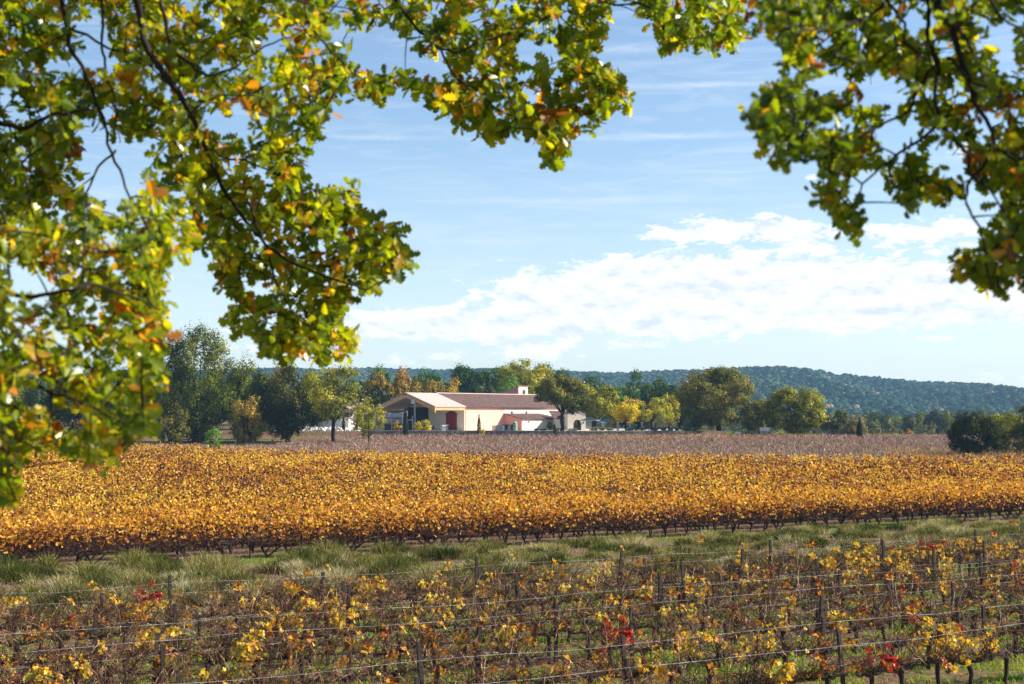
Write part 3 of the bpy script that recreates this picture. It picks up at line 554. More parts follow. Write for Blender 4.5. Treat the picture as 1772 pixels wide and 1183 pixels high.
# tower
TX, TY = 27.0, 8.2
tw = G(); tw.prism([(TX, TY, RH-1.0), (TX, TY+5.2, RH-1.9), (TX, TY+5.2, RH+.55), (TX, TY, RH+1.95)], (1, 0, 0), .25); twl = wp('tower', tw, 'rose', label='small square tower with sloping top above the roof')
g = G(); g.box(TX+.25, TX+3.3, TY-.01, TY+.24, RH-1.0, RH+1.93); g.box(TX+3.05, TX+3.3, TY+.24, TY+5.2, RH-1.5, RH+.5); link('tower_front', g.mesh('tower_front', M_['white']), twl)
g = G(); g.prism([(TX-.15, TY-.2, RH+2.02), (TX-.15, TY+5.4, RH+.55), (TX+3.45, TY+5.4, RH+.55), (TX+3.45, TY-.2, RH+2.02)], (0, 0, 1), .14); link('tower_roof', g.mesh('tower_roof', M_['brick']), twl)
g = G(); g.box(TX+1.5, TX+2.3, TY-.05, TY-.011, RH+.25, RH+1.25); link('tower_window', g.mesh('tower_window', M_['dark']), twl)
g = G(); g.box(TX+1.3, TX+1.5, TY-.08, TY-.012, RH+.15, RH+1.35); g.box(TX+2.3, TX+2.5, TY-.08, TY-.012, RH+.15, RH+1.35); link('window_frame', g.mesh('window_frame', M_['concrete']), twl)
# corner pipe
g = G(); g.tube([(.05, -.35, .05), (.05, -.35, EH-.5), (.05, -.6, EH-.2)], .06, 6); wp('downpipe', g, 'brick')
# pale-roofed wing behind at the left
def at(px, py, Y): v = P(px, py, Y); v[2] = GZ; return v
o2 = at(668, 745, 306); hall = empty('storage_hall', tuple(o2), UA); tag(hall, 'pale roofed hall behind the trees left of the canopy', 'hall')
g = G(); g.box(-11, 0, 0, 14, 0, 4.3); link('wall', g.mesh('wall', M_['cream']), hall)
g = G(); slab(g, -11.5, .5, -.6, 4.35, 7, 6.5); slab(g, -11.5, .5, 7, 6.5, 14.6, 4.35); link('roof', g.mesh('roof', M_['roofpale']), hall)
g = G(); g.box(-8, -4, -.05, -.004, .0, 3.2); link('door', g.mesh('door', M_['dark']), hall)
# gateway house
go = at(992, 745, 296); gh = empty('gateway_house', tuple(go), radians(14)); tag(gh, 'small white house with an arched gateway right of the big dark oak', 'house')
g = G(); hw = 2.7
ar = [(x, 0, 1.35+.85*math.sqrt(max(0, 1-((x-.9)/.85)**2))) for x in np.linspace(1.75, .05, 11)]
# facade with the arch cut out: left pier, right pier, top
g.box(-1.2, .05, 0, .35, 0, 3.35)
g.box(1.75, hw, 0, .35, 0, 3.35)
for i in range(10):
    x0, x1 = ar[i+1][0], ar[i][0]; z0, z1 = ar[i+1][2], ar[i][2]
    g.prism([(x0, .003, z0), (x1, .003, z1), (x1, .003, 3.35), (x0, .003, 3.35)], (0, 1, 0), .34)
g.prism([(-1.2, 0, 3.35), (hw, 0, 3.35), (hw*.28, 0, 4.15)], (0, 1, 0), .35)
g.box(-1.2, -.9, .35, 4, 0, 3.3); g.box(hw-.3, hw, .35, 4, 0, 3.3)
link('wall', g.mesh('wall', M_['white']), gh)
g = G(); g.box(-.85, hw-.35, 3.6, 3.9, 0, 3.3); link('back_wall', g.mesh('back_wall', M_['dark']), gh)
g = G(); slab(g, 0, 0, 0, 0, 0, 0); g = G()
g.prism([(-1.4, -.1, 3.36), (.75, -.1, 4.22), (.75, 4.1, 4.22), (-1.4, 4.1, 3.36)], (0, 0, 1), .12); g.prism([(.75, -.1, 4.22), (hw+.2, -.1, 3.36), (hw+.2, 4.1, 3.36), (.75, 4.1, 4.22)], (0, 0, 1), .12)
link('roof', g.mesh('roof', M_['tiles']), gh)
g = G(); g.box(.1, 1.7, .12, .2, 0, .75); link('gate', g.mesh('gate', M_['dark']), gh)
g = G(); g.box(2.1, 2.3, -.12, -.004, 1.4, 1.75); link('wall_lamp', g.mesh('wall_lamp', M_['dark']), gh)
wo = at(968, 745, 298); wg = empty('link_wing', tuple(wo), radians(10)); tag(wg, 'low cream wing with a window between the annex and the arched gateway', 'house')
g = G(); g.box(-.6, 3.9, 0, 5, 0, 2.3); link('wall', g.mesh('wall', M_['cream']), wg)
g = G(); slab(g, -1.2, 4.1, -.4, 2.25, 5.2, 3.9); link('roof', g.mesh('roof', M_['tiles']), wg)
for x in (.6, 1.9):
    g = G(); g.box(x, x+.8, -.03, -.004, .9, 1.9); w_ = link('window', g.mesh('window', M_['dark']), wg)
    g = G(); g.box(x-.08, x+.88, -.07, -.005, .8, .88); g.box(x+.37, x+.43, -.06, -.031, .9, 1.9); link('window_frame', g.mesh('window_frame', M_['pale']), w_)

# pale ground sheet added to bounce sunlight onto the shaded gable
bounce_sheet = G(); bounce_sheet.prism([(-46, 279.6, 0), (34, 279.6, 0), (38, 330, 0), (-60, 330, 0)], (0, 0, 1), .02, T=lambda V: V+np.array([0, 0, GZ-.008]))
tag(link('yard', bounce_sheet.mesh('yard', noise_mat('pale_bounce_ground', [(.3, (.50, .44, .36)), (.7, (.68, .61, .52))], 1.2, 6, .95, .1))), kind='structure')
# rocks and low greenery left of the shed
q_ = 90; rx_ = R.uniform(-42, -29, q_); ry_ = R.uniform(279.8, 284, q_)
tag(link('rockery', blobs('rockery', np.stack([rx_, ry_, GZ+R.uniform(0, .7, q_)], 1), R.uniform(.18, .5, q_), np.zeros(q_), noise_mat('white_rock', [(.3, (.5, .46, .40)), (.7, (.78, .74, .68))], 2, 4, .9, .2))), 'heap of pale rocks seen under the open grown tree', 'rocks', kind='stuff')
# stone retaining wall
M_['stone'] = noise_mat('dry_stone', [(.3, (.06, .06, .065)), (.5, (.20, .19, .18)), (.7, (.42, .39, .35))], 1.6, 8, .95, .8, 4)
sw = empty('stone_wall', (0, 277.4, float(terrain(0, 277)))); tag(sw, 'low grey dry stone wall between the farmyard and the brown vineyard', 'stone wall')
SV = []; g = G()
for x in np.arange(-29, 36, .42):
    for r_ in range(4):
        w = .42*R.uniform(.75, 1.15); h = .26*R.uniform(.8, 1.15); z = r_*.26; xx = x+R.uniform(-.06, .06)+(r_ % 2)*.2
        tp = 1.0-.012*max(0, xx-5)
        if z > tp: continue
        dpt = R.uniform(0, .12); g.box(xx, xx+w, -dpt, .45, z, z+h)
link('masonry', g.mesh('masonry', M_['stone']), sw)
g = G()
for x in np.arange(-29, 8, 1.5): g.box(x+.02, x+1.48, -.08, .55, 1.06, 1.16+R.uniform(0, .02))
link('coping', g.mesh('coping', M_['concrete']), sw)
# brick pillars of the garden
for i, (px, lb) in enumerate([(1043, 'pink garden pillar nearest the white parasol'), (1069, 'pink pillar half behind the wispy brown shrub'), (1090, 'pink pillar under the lemon yellow tree'), (1111, 'pink pillar just right of the lemon yellow tree'), (1131, 'pink pillar left of the silvery shrub'), (1151, 'pink pillar right of the silvery shrub'), (1170, 'pink pillar farthest right beside the pale bush')]):
    v = at(px, 745, 289); p_ = empty('garden_pillar', tuple(v)); tag(p_, lb, 'pillar', 'pink pillars in a row in the garden')
    g = G(); g.box(-.2, .2, -.2, .2, 0, 1.55); g.box(-.24, .24, -.24, .24, 0, .2); link('shaft', g.mesh('shaft', M_['brick']), p_)
    g = G(); g.box(-.29, .29, -.29, .29, 1.553, 1.66); g.box(-.22, .22, -.22, .22, 1.66, 1.74); link('cap', g.mesh('cap', M_['pale']), p_)
tree('flowering_bush', 'bush', 'pale whitish bush at the right end of the pillar row', 1187, 730, 14, 288, mat='grey', n=500, hb=.1, leaf=.2, tonec=1.0, tr=.04)
# parasol
v = at(1020, 745, 285); pr = empty('parasol', tuple(v)); tag(pr, 'white parasol beside the gateway house', 'parasol')
g = G(); g.tube([(0, 0, 0), (0, 0, 2.6)], .04, 6); link('pole', g.mesh('pole', M_['steel']), pr)
g = G(); k = 8; ring = [(2.1*cos(i*2*pi/k), 2.1*sin(i*2*pi/k), 2.05) for i in range(k)]; r2 = [(a*.98, b*.98, c-.06) for a, b, c in ring]
g.add(ring+r2+[(0, 0, 2.65), (0, 0, 2.58)], [(i, (i+1) % k, 16) for i in range(k)]+[((i+1) % k+8, i+8, 17) for i in range(k)]+[(i+8, (i+1) % k+8, (i+1) % k, i) for i in range(k)]); link('canopy', g.mesh('canopy', M_['pale']), pr)
# objects in the yard
def yard(name, cat, label, px, Y, build, rz=UA, py=745, grp=None):
    v = at(px, py, Y); o = empty(name, tuple(v), rz); tag(o, label, cat, grp)
    for nm, g, mt in build: link(nm, g.mesh(nm, M_[mt]), o)
    return o
def bx(*b):
    g = G()
    for q in b: g.box(*q)
    return g
yard('pallet_crate', 'crate', 'pale wooden crate stack before the pink wall', 860, 284, [('slats', bx(*[(-.8, .8, -.6, -.55, .1+i*.2, .25+i*.2) for i in range(5)], *[(-.8, .8, .55, .6, .1+i*.2, .25+i*.2) for i in range(5)], *[(-.8, -.75, -.545, .545, .1+i*.2, .25+i*.2) for i in range(5)]), 'roofpale'), ('posts', bx((-.85, -.805, -.6, -.5, 0, 1.15), (.805, .85, -.6, -.5, 0, 1.15), (.805, .85, .5, .6, 0, 1.15)), 'brick')])
yard('white_container', 'container', 'white bulk container next to the wooden crate', 868.5, 284.5, [('body', bx((-.35, .35, -.4, .4, .12, 1.1)), 'pale'), ('foot', bx((-.37, .37, -.42, -.25, 0, .115), (-.37, .37, .25, .42, 0, .115)), 'steel'), ('lid', bx((-.15, .15, -.15, .15, 1.103, 1.2)), 'dark')])
yard('waste_bin', 'bin', 'dark bin in the shadow left of the green container', 879, 286, [('body', bx((-.9, .9, -.5, .5, .15, 1.15)), 'dark'), ('lid', bx((-.95, .95, -.55, .55, 1.153, 1.25)), 'dark'), ('wheel', bx((-.8, -.6, -.5, .5, 0, .145), (.6, .8, -.5, .5, 0, .145)), 'dark')])
g1 = G(); g1.tube([(0, 0, .15), (0, 0, 1.5), (0, 0, 1.75), (0, 0, 1.9)], [.5, .5, .38, .15], 12); g2 = bx((-.45, .45, -.45, .45, 0, .145)); g3 = G(); g3.tube([(0, 0, .5), (0, 0, .58)], .53, 12); g3.tube([(0, 0, 1.1), (0, 0, 1.18)], .53, 12)
yard('storage_tank', 'tank', 'pale green upright tank before the rose annex wall', 891, 286.5, [('vessel', g1, 'greenplastic'), ('stand', g2, 'steel'), ('hoop', g3, 'pale')])
yard('cooling_unit', 'machine', 'pale blue box unit left of the red door', 765, 284, [('casing', bx((-.5, .5, -.5, .5, .1, 1.15)), 'steel'), ('grille', bx(*[(-.45, .45, -.53, -.502, .2+.13*i, .27+.13*i) for i in range(6)]), 'dark'), ('feet', bx((-.45, -.35, -.4, .4, 0, .098), (.35, .45, -.4, .4, 0, .098)), 'dark')])
yard('cooling_unit', 'machine', 'dark square unit touching the red door', 769.5, 285, [('casing', bx((-.5, .5, -.5, .5, .1, 1.1)), 'dark'), ('lid', bx((-.55, .55, -.55, .55, 1.103, 1.17)), 'steel')])
g1 = G(); g1.tube([(0, 0, .25), (0, 0, .9), (0, 0, 1.1)], [.35, .35, .12], 10); g2 = G(); g2.tube([(0, 0, 0), (0, 0, .245)], .25, 8); g2.tube([(.3, 0, .5), (.6, 0, .9), (.6, .3, .4)], .05, 5)
yard('wine_pump', 'pump', 'dark rounded pump between the yellow shrub and the blue unit', 751, 283.5, [('vessel', g1, 'dark'), ('hose', g2, 'steel')])
yard('bottle_rack', 'rack', 'thin dark rack with a pale top beside the yellow shrub', 743.5, 284.5, [('frame', bx((-.4, -.34, -.3, -.24, 0, 2.1), (.34, .4, -.3, -.24, 0, 1.5), (-.4, .4, -.3, -.24, .7, .76), (-.4, .4, -.3, -.24, 1.4, 1.46), (-.4, -.34, .24, .3, 0, 2.1)), 'dark'), ('box', bx((-.3, .3, -.22, .22, .77, 1.1)), 'steel')])
# press platform in the shed
prf = []
g = bx(*[(x-.09, x+.09, y-.09, y+.09, 0, 3.3 if y > 0 else 3.0) for x in (-1.2, 1.6) for y in (-3.2, -.2, 2.6)], (-1.3, 1.7, -3.3, 2.7, 2.1, 2.25), *[(-1.3, -1.22, -3.3, 2.7, z, z+.07) for z in (2.7, 3.1)])
g1 = G(); g1.tube([(.2, -2.2, 2.95), (.2, -2.0, 2.95), (.2, .6, 2.95), (.2, .8, 2.95)], [.3, .6, .6, .3], 12)
g2 = G(); g2.tube([(.1, 1.6, 3.6), (.1, 1.6, 3.0), (.1, 1.6, 2.3)], [.5, .5, .15], 10); g2.tube([(.1, -2.9, 4.0), (.1, -2.9, 3.2), (.1, -2.9, 2.4)], [.35, .35, .15], 10)
g3 = bx((-.9, 1.2, -3.0, -1.8, .1, 1.5), (-.9, 1.2, .2, 2.2, .1, 1.4))
yard('wine_press', 'press', 'steel platform with a pale press and hoppers in the dark shed', 684, 285, [('platform', g, 'steel'), ('press_drum', g1, 'steel'), ('hopper', g2, 'pale'), ('vat', g3, 'dark')], py=745)
# white boards at the far end of the brown vineyard
def board(name, cat, label, px, Y, w, z0, z1, posts):
    X = (px-CX)/F*Y; zb = float(terrain(X, Y)); o = empty(name, (X, Y, zb), radians(-6)); tag(o, label, cat)
    link('panel', bx((-w/2, w/2, -.04, 0, z0, z1)).mesh('panel', M_['pale']), o)
    for x in posts: link('post', bx((x-.05, x+.05, .003, .08, 0, z1)).mesh('post', M_['steel']), o)
    return o
board('notice_board', 'board', 'small white board low among the vines left of the paired boards', 1276, 276, 1.15, .55, .95, (-.5, .5))
b2 = board('notice_board', 'board', 'pair of white boards on thin posts under the low oak', 1322, 278, 1.9, 1.1, 1.75, (-.7, .1, .6))

# ------------------------------------------------------------------ vineyards
TH = radians(29.6); DV = np.array([cos(TH), sin(TH)]); NV = np.array([-sin(TH), cos(TH)])
def infov(x, y, m=1.06, pad=1.5): return abs(x) < .36*y*m+pad and y > 22
def stamp(tv, tf, pos, nr, size, rng=R): return scatter(tv, tf, np.asarray(pos), frames(np.asarray(nr), rng=rng), size)
def canes_geo(rng, n, spread, zbase, length, rad, arms=.45, droop=.5, twigs=1.0):
    g = G(); ends = []
    for i in range(n):
        x0 = rng.uniform(-arms, arms); th = rng.uniform(0, 2*pi); L = length*rng.uniform(.5, 1.25)
        d = np.array([cos(th)*spread*rng.random()*1.2, sin(th)*spread*.6*rng.random(), rng.uniform(.35, 1)]); d /= np.linalg.norm(d)
        p = np.array([x0, rng.normal(0, .04), zbase+rng.uniform(-.03, .05)]); pts = [p]
        k = 6
        for j in range(k):
            d = d+np.array([rng.normal(0, .16), rng.normal(0, .13), rng.normal(0, .10)-droop*.14*(j/k)*2]); d /= np.linalg.norm(d); p = p+d*L/k; pts.append(p)
        g.tube(pts, np.linspace(rad, rad*.45, k+1), 3, cap=False)
        for j in range(2, k+1): ends.append(pts[j])
        for _ in range(rng.poisson(twigs)):
            j = rng.integers(1, k); q = np.array(pts[j]); e = d*.3+rng.normal(size=3)*.7; e /= np.linalg.norm(e); l2 = rng.uniform(.12, .4); m = q+e*l2*.5+np.array([0, 0, .02]); t2 = q+e*l2+np.array([0, 0, -.05]); g.tube([q, m, t2], [rad*.5, rad*.4, rad*.3], 3, cap=False); ends.append(m); ends.append(t2)
    return g, np.array(ends)
def vine_trunk(rng, h=.65, arms=.5, r=.035, gnarl=1.):
    g = G(); k = 6; z = np.linspace(-.08, h, k); x = np.cumsum(rng.normal(0, .025*gnarl, k)+(gnarl > 1)*rng.normal(0, .03)); y = np.cumsum(rng.normal(0, .02*gnarl, k))
    if gnarl > 1:
        for q in range(rng.integers(1, 4)):
            j = rng.integers(1, 4); e = np.array([rng.uniform(-.5, .5), rng.uniform(-.2, .2), h*rng.uniform(.9, 1.35)]); b0 = np.array([x[j], y[j], z[j]]); tt = np.linspace(0, 1, 5)[:, None]; m0 = (b0+e)/2+rng.normal(0, .06, 3); g.tube((1-tt)**2*b0+2*tt*(1-tt)*m0+tt**2*e, np.linspace(r*.9, r*.35, 5), 5)
    g.tube(np.stack([x, y, z], 1), r*np.array([1.35, 1.0, .85, .9, 1.05, 1.1]), 6)
    for s in (-1, 1):
        m = 5; xx = np.linspace(0, s*arms, m); g.tube(np.stack([x[-1]+xx, y[-1]+rng.normal(0, .015, m), h-.02+np.abs(xx)*.08+rng.normal(0, .02, m)], 1), np.linspace(r*.85, r*.4, m), 5)
    return g
def leaves_mesh(name, ends, n, size, mat, rng, tonem=.55, tones=.25, jit=.05, hang=.6):
    idx = rng.integers(0, len(ends), n) if rng.random() < 2 else None
    pos = ends[idx]+rng.normal(size=(n, 3))*jit; nr = rng.normal(size=(n, 3))+np.array([0, -.3, .35]); sp = rng.normal(size=(n, 3))*.6+np.array([0, 0, -hang])
    V, Fl, tt = scatter(GR_V, GR_F, pos, frames(nr, spin=sp), size*rng.uniform(.6, 1.25, n)); tone = np.repeat(np.clip(rng.normal(tonem, tones, n), 0, 1), len(GR_F))
    return mesh(name, V, flat=Fl, tot=tt, tone=tone, mats=[M_[mat]])
# --- the nearly bare trellised vines of the foreground
BARE = []
kinds = [('sparse', 12, 'grape', .42), ('few', 30, 'grape', .76), ('rust', 44, 'grape', .36), ('gold', 78, 'grape', .78), ('red', 60, 'redleaf', .42)]
for i in range(10):
    rng = np.random.default_rng(50+i); kn, nl, mt, tm = kinds[i % 5]
    cg, en = canes_geo(rng, 40, 1.6, .66, 1.05, .0095, arms=.62, droop=.95, twigs=2.4)
    trk = vine_trunk(rng, .68, .5, .058).mesh('trunk', M_['vinebark'], smooth=True); cn = cg.mesh('canes', M_['cane'])
    # leaves sit in a few bunches on the canes
    c0 = en[rng.integers(0, len(en), 4)]; dd2 = np.linalg.norm(en[:, None]-c0[None], axis=2).min(1); near = en[dd2 < (.17 if kn != 'gold' else .26)]
    lf = leaves_mesh('leaves', near if len(near) > 5 else en, nl, .135, mt, rng, tm, .22)
    BARE.append((kn, trk, cn, lf))
rows_fg = [40.3-2.5*k for k in range(8)]
ordw = ['farthest', 'seventh', 'sixth', 'fifth', 'fourth', 'third', 'second', 'nearest']
dsc = {'sparse': 'almost leafless brown vine', 'few': 'bare vine with a few yellow leaves', 'rust': 'vine with dry rust brown leaves', 'gold': 'vine with bright yellow leaf bunches', 'red': 'vine with red leaves'}
nb = 0
def nth_(k): return f"{k}{'th' if 10 < k % 100 < 14 else {1: 'st', 2: 'nd', 3: 'rd'}.get(k % 10, 'th')}"
for ri, c in enumerate(rows_fg):
    ks = 0
    for s in np.arange(-40, 75, 1.08):
        s2 = s+R.uniform(-.12, .12); x, y = DV*s2+NV*c
        if not infov(x, y, 1.04, .8) or R.random() < .09: continue
        px = CX+x/y*F; py = 720+5.4*F/y
        # where the photo has red, golden or bare plants
        pr_ = np.array([4.6, 3.2, 1.6, 1.4, .04]); 
        if 1420 < px < 1700 and py > 1070: pr_ = np.array([.6, 1.2, 1.2, 1.6, 2.6])
        elif 1380 < px and py < 1030: pr_ = np.array([1, 2, 2, 5, .5])
        elif px < 700 and py > 1010: pr_ = np.array([2.4, 2, 2, 3.2, .15])
        elif px > 900 and 1000 < py < 1110: pr_ = np.array([6, 3, 1, .5, .25])
        pr_ /= pr_.sum(); kk = R.choice(5, p=pr_); v = BARE[kk+5*R.integers(0, 2)]
        o = empty('grapevine', (x, y, float(terrain(x, y))), TH+(pi if R.random() < .5 else 0)+R.normal(0, .06)); o.scale = (R.uniform(.92, 1.1),)*2+(R.uniform(.9, 1.12),)
        ks += 1; tag(o, f"{dsc[v[0]]}, {nth(ks)} from left in the {ordw[ri]} wired row", 'grapevine', 'grapevines of the wired front rows')
        link('trunk', v[1], o); link('canes', v[2], o); link('leaves', v[3], o); nb += 1
# trellis rows: stakes and wires
for ri, c in enumerate(rows_fg):
    ss = [s for s in np.arange(-45, 80, .5) if infov(*(DV*s+NV*c), 1.12, 2)]
    s0, s1 = ss[0]-1, ss[-1]+1; p0 = DV*s0+NV*c
    t_ = empty('vine_trellis', (p0[0], p0[1], 0), TH); tag(t_, f"row of dark stakes and pale sagging wires holding the {ordw[ri]} front row of vines", 'trellis', 'trellises of the front rows')
    L = s1-s0; st = np.arange(R.uniform(0, 3), L, 5.4); st = st+R.normal(0, .5, len(st))
    for q in st:
        w_ = DV*(s0+q)+NV*c; zb = float(terrain(*w_)); hh = R.uniform(1.40, 1.68); lx, ly = R.normal(0, .04, 2)
        g = G(); V0 = [(q+lx*z, .06+ly*z, zb+z) for z in (-.1, hh)]
        a_, b_ = .042, .03
        g.prism([(V0[0][0]-a_, V0[0][1]-b_, V0[0][2]), (V0[0][0]+a_, V0[0][1]-b_, V0[0][2]), (V0[0][0]+a_, V0[0][1]+b_, V0[0][2]), (V0[0][0]-a_, V0[0][1]+b_, V0[0][2])], (lx*hh/ (hh+.1), ly*hh/(hh+.1), 1), hh+.1)
        link('stake', g.mesh('stake', M_['stake']), t_)
    for zw, yy in ((.70, .05), (1.04, .09), (1.32, .02)):
        if R.random() < (.3, .62)[zw < 1.2]: continue
        g = G(); pts = []
        xs_ = np.arange(0, L, 1.1)
        for xq in xs_:
            w_ = DV*(s0+xq)+NV*c; ph = ((xq-st[0]) % 5.4)/5.4; pts.append((xq, yy+.02*sin(xq*.7), float(terrain(*w_))+zw-.20*ph*(1-ph)*R.uniform(.3, 1.1)+.03*sin(xq*.35+zw*9)))
        g.tube(pts, .0036, 3, cap=False); link('wire', g.mesh('wire', M_['wire']), t_)

# --- the golden bush vines
GOLD = []
def gold_leaves(rng, n, x_=.62, size=.135, gap=0):
    t = rng.random(n)**.58; z = .58+t*1.26; wy = .22+.36*np.sin(np.clip(t, 0, 1)*pi*.8+.3)
    pos = np.stack([rng.uniform(-x_, x_, n), rng.normal(0, 1, n)*wy*.62, z+rng.normal(0, .06, n)], 1); return pos, t
for i in range(8):
    rng = np.random.default_rng(90+i)
    g0 = vine_trunk(rng, .62, .5, .056, 2.2); cg, en = canes_geo(rng, 56, 1.7, .50, .95, .010, arms=.58, droop=1.0, twigs=1.6)
    pos, t = gold_leaves(rng, [210, 170, 150, 100][i % 4]); n = len(pos)
    nr = rng.normal(size=(n, 3))+np.array([0, 0, .5]); V, Fl, tt = scatter(GR_V, GR_F, pos, frames(nr, spin=rng.normal(size=(n, 3))+np.array([0, 0, -.6])), .135*rng.uniform(.6, 1.25, n))
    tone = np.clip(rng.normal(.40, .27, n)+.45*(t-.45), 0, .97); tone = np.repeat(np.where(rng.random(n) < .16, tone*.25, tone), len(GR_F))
    GOLD.append((g0.mesh('trunk', M_['vinebark'], smooth=True), cg.mesh('canes', M_['darkcane']), mesh('leaves', V, flat=Fl, tot=tt, tone=tone, mats=[M_['goldleaf']])))
YB = lambda x, y: np.interp(x/y*F+CX, [-300, 0, 300, 600, 900, 1200, 1772, 2200], [228, 214, 190, 172, 163, 159, 154, 153])
far = []; cnt = 0; c = 59.0; ri = 0
def hole(x, y):
    px = CX+x/y*F
    py = 720+4.9*F/y
    for (hx, hy, rx, ry) in ((640, 832, 28, 12), (835, 812, 22, 5), (935, 822, 22, 5), (850, 838, 14, 5), (1190, 808, 20, 3)):
        if ((px-hx)/rx)**2+((py-hy)/ry)**2 < 1: return R.random() < .85
    return R.random() < .03
row_names = ['first', 'second', 'third', 'fourth', 'fifth', 'sixth', 'seventh']
while c < 330:
    ks = 0
    for s in np.arange(-95, 190, 1.05):
        s2 = s+R.uniform(-.15, .15); x, y = DV*s2+NV*(c+R.normal(0, .05))
        if y > YB(x, y) or not infov(x, y, 1.07, 2.5): continue
        if hole(x, y) and ri > 0: continue
        pxx = CX+x/y*F
        # headland track that splits the block towards its far right side
        if pxx > 1000 and 145-min(15, (pxx-1000)/18) < y < 145: continue
        if ri < 6 and cnt < 300:
            v = GOLD[R.integers(0, 8)]; o = empty('bush_vine', (x, y, float(terrain(x, y))), TH+(pi if R.random() < .5 else 0)+R.normal(0, .35)); o.scale = (R.uniform(.9, 1.12),)*2+(R.uniform(.86, 1.14),)
            ks += 1; tag(o, f"golden leafy vine, {nth(ks)} from left in the {row_names[ri]} row of the yellow block", 'grapevine', 'leafy golden vines of the yellow block')
            link('trunk', v[0], o); link('canes', v[1], o); link('leaves', v[2], o); cnt += 1
        else: far.append((x, y))
    c += 2.25; ri += 1
far = np.array(far); fz = terrain(far[:, 0], far[:, 1]); nf = len(far)
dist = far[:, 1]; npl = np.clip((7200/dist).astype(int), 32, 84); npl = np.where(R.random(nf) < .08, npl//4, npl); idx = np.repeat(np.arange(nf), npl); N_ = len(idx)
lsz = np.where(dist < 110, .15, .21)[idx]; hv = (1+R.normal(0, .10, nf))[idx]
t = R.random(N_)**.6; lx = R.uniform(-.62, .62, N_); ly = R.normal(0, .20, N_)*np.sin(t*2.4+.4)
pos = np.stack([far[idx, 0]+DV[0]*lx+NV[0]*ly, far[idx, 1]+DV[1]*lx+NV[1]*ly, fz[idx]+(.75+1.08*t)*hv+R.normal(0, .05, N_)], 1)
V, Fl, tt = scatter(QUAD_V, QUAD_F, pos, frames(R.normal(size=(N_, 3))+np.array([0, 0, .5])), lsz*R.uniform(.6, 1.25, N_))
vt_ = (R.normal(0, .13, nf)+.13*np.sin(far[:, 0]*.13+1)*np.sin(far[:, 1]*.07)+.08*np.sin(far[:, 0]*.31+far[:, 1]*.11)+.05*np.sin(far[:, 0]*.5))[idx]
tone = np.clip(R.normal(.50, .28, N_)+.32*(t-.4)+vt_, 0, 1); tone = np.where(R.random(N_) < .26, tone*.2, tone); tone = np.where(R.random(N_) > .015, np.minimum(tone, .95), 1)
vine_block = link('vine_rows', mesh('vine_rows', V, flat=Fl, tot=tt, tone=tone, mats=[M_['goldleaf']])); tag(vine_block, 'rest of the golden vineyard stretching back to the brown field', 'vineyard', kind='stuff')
g = G(); print('bare', nb, 'gold', cnt, 'far', nf)
# their stems, one short crooked stick each, as part of the same mass
def sticks(name, base, dirs, rad, tone, mat, bend=None):
    n = len(base); a = np.cross(dirs, R.normal(size=(n, 3))); a /= np.linalg.norm(a, axis=1)[:, None]; dn = dirs/np.linalg.norm(dirs, axis=1)[:, None]; b = np.cross(dn, a)
    th = np.arange(3)*2*pi/3; ring = (np.cos(th)[None, :, None]*a[:, None]+np.sin(th)[None, :, None]*b[:, None])*np.asarray(rad).reshape(-1, 1, 1)
    V = np.concatenate([base[:, None]+ring, (base+dirs)[:, None]+ring*.5], 1); Fc = np.array([(0, 1, 4, 3), (1, 2, 5, 4), (2, 0, 3, 5)])
    Fl = (Fc[None]+(np.arange(n)*6)[:, None, None]).reshape(-1); return mesh(name, V.reshape(-1, 3), flat=Fl, tot=np.full(n*3, 4), tone=np.repeat(tone, 3), mats=[M_[mat]])
nearf = far[dist < 150]; zf = terrain(nearf[:, 0], nearf[:, 1]); m_ = len(nearf)
b0 = np.stack([nearf[:, 0], nearf[:, 1], zf-.05], 1); link('stems', sticks('stems', b0, np.stack([R.normal(0, .08, m_), R.normal(0, .06, m_), np.full(m_, .95)], 1), np.full(m_, .045), np.zeros(m_), 'vinebark'), vine_block)['kind'] = 'stuff'

k_ = 14; idx2 = np.repeat(np.arange(nf), k_); n_ = len(idx2); b0 = np.stack([far[idx2, 0]+R.normal(0, .3, n_), far[idx2, 1]+R.normal(0, .2, n_), fz[idx2]+R.uniform(.4, 1.1, n_)], 1)
link('shoots', sticks('shoots', b0, np.stack([R.normal(0, .25, n_), R.normal(0, .25, n_), R.uniform(.2, .75, n_)], 1), R.uniform(.010, .022, n_), np.zeros(n_), 'darkcane'), vine_block)['kind'] = 'stuff'
# --- the brown leafless vineyard in front of the farm
bp = []; a2 = radians(7); d2 = np.array([cos(a2), sin(a2)]); n2_ = np.array([-sin(a2), cos(a2)])
for c in np.arange(150, 320, 2.3):
    for s in np.arange(-110, 150, .95):
        x, y = d2*(s+R.uniform(-.2, .2))+n2_*c
        if y < YB(x, y)+4.5 or y > 274.5 or not infov(x, y, 1.07, 3): continue
        pxx = CX+x/y*F
        if y > 224+max(0, pxx-470)*.35 and pxx < 640: continue
        bp.append((x, y))
bp = np.array(bp); m = 17; idx = np.repeat(np.arange(len(bp)), m); n = len(idx); zb = terrain(bp[:, 0], bp[:, 1])[idx]
base = np.stack([bp[idx, 0]+R.normal(0, .28, n), bp[idx, 1]+R.normal(0, .10, n), zb+R.uniform(0, .5, n)], 1)
dr_ = np.stack([R.normal(0, .20, n), R.normal(0, .2, n), R.uniform(.12, .45, n)], 1)
px_ = CX+base[:, 0]/base[:, 1]*F
org = ((base[:, 1] > 262) & (px_ > 1040) & (px_ < 1420)) | ((base[:, 1] < 215) & (px_ > 1530))
tn = np.clip(R.normal(.42, .28, n), 0, .88); tn = np.where(org & (R.random(n) < .4), 1.0, tn)
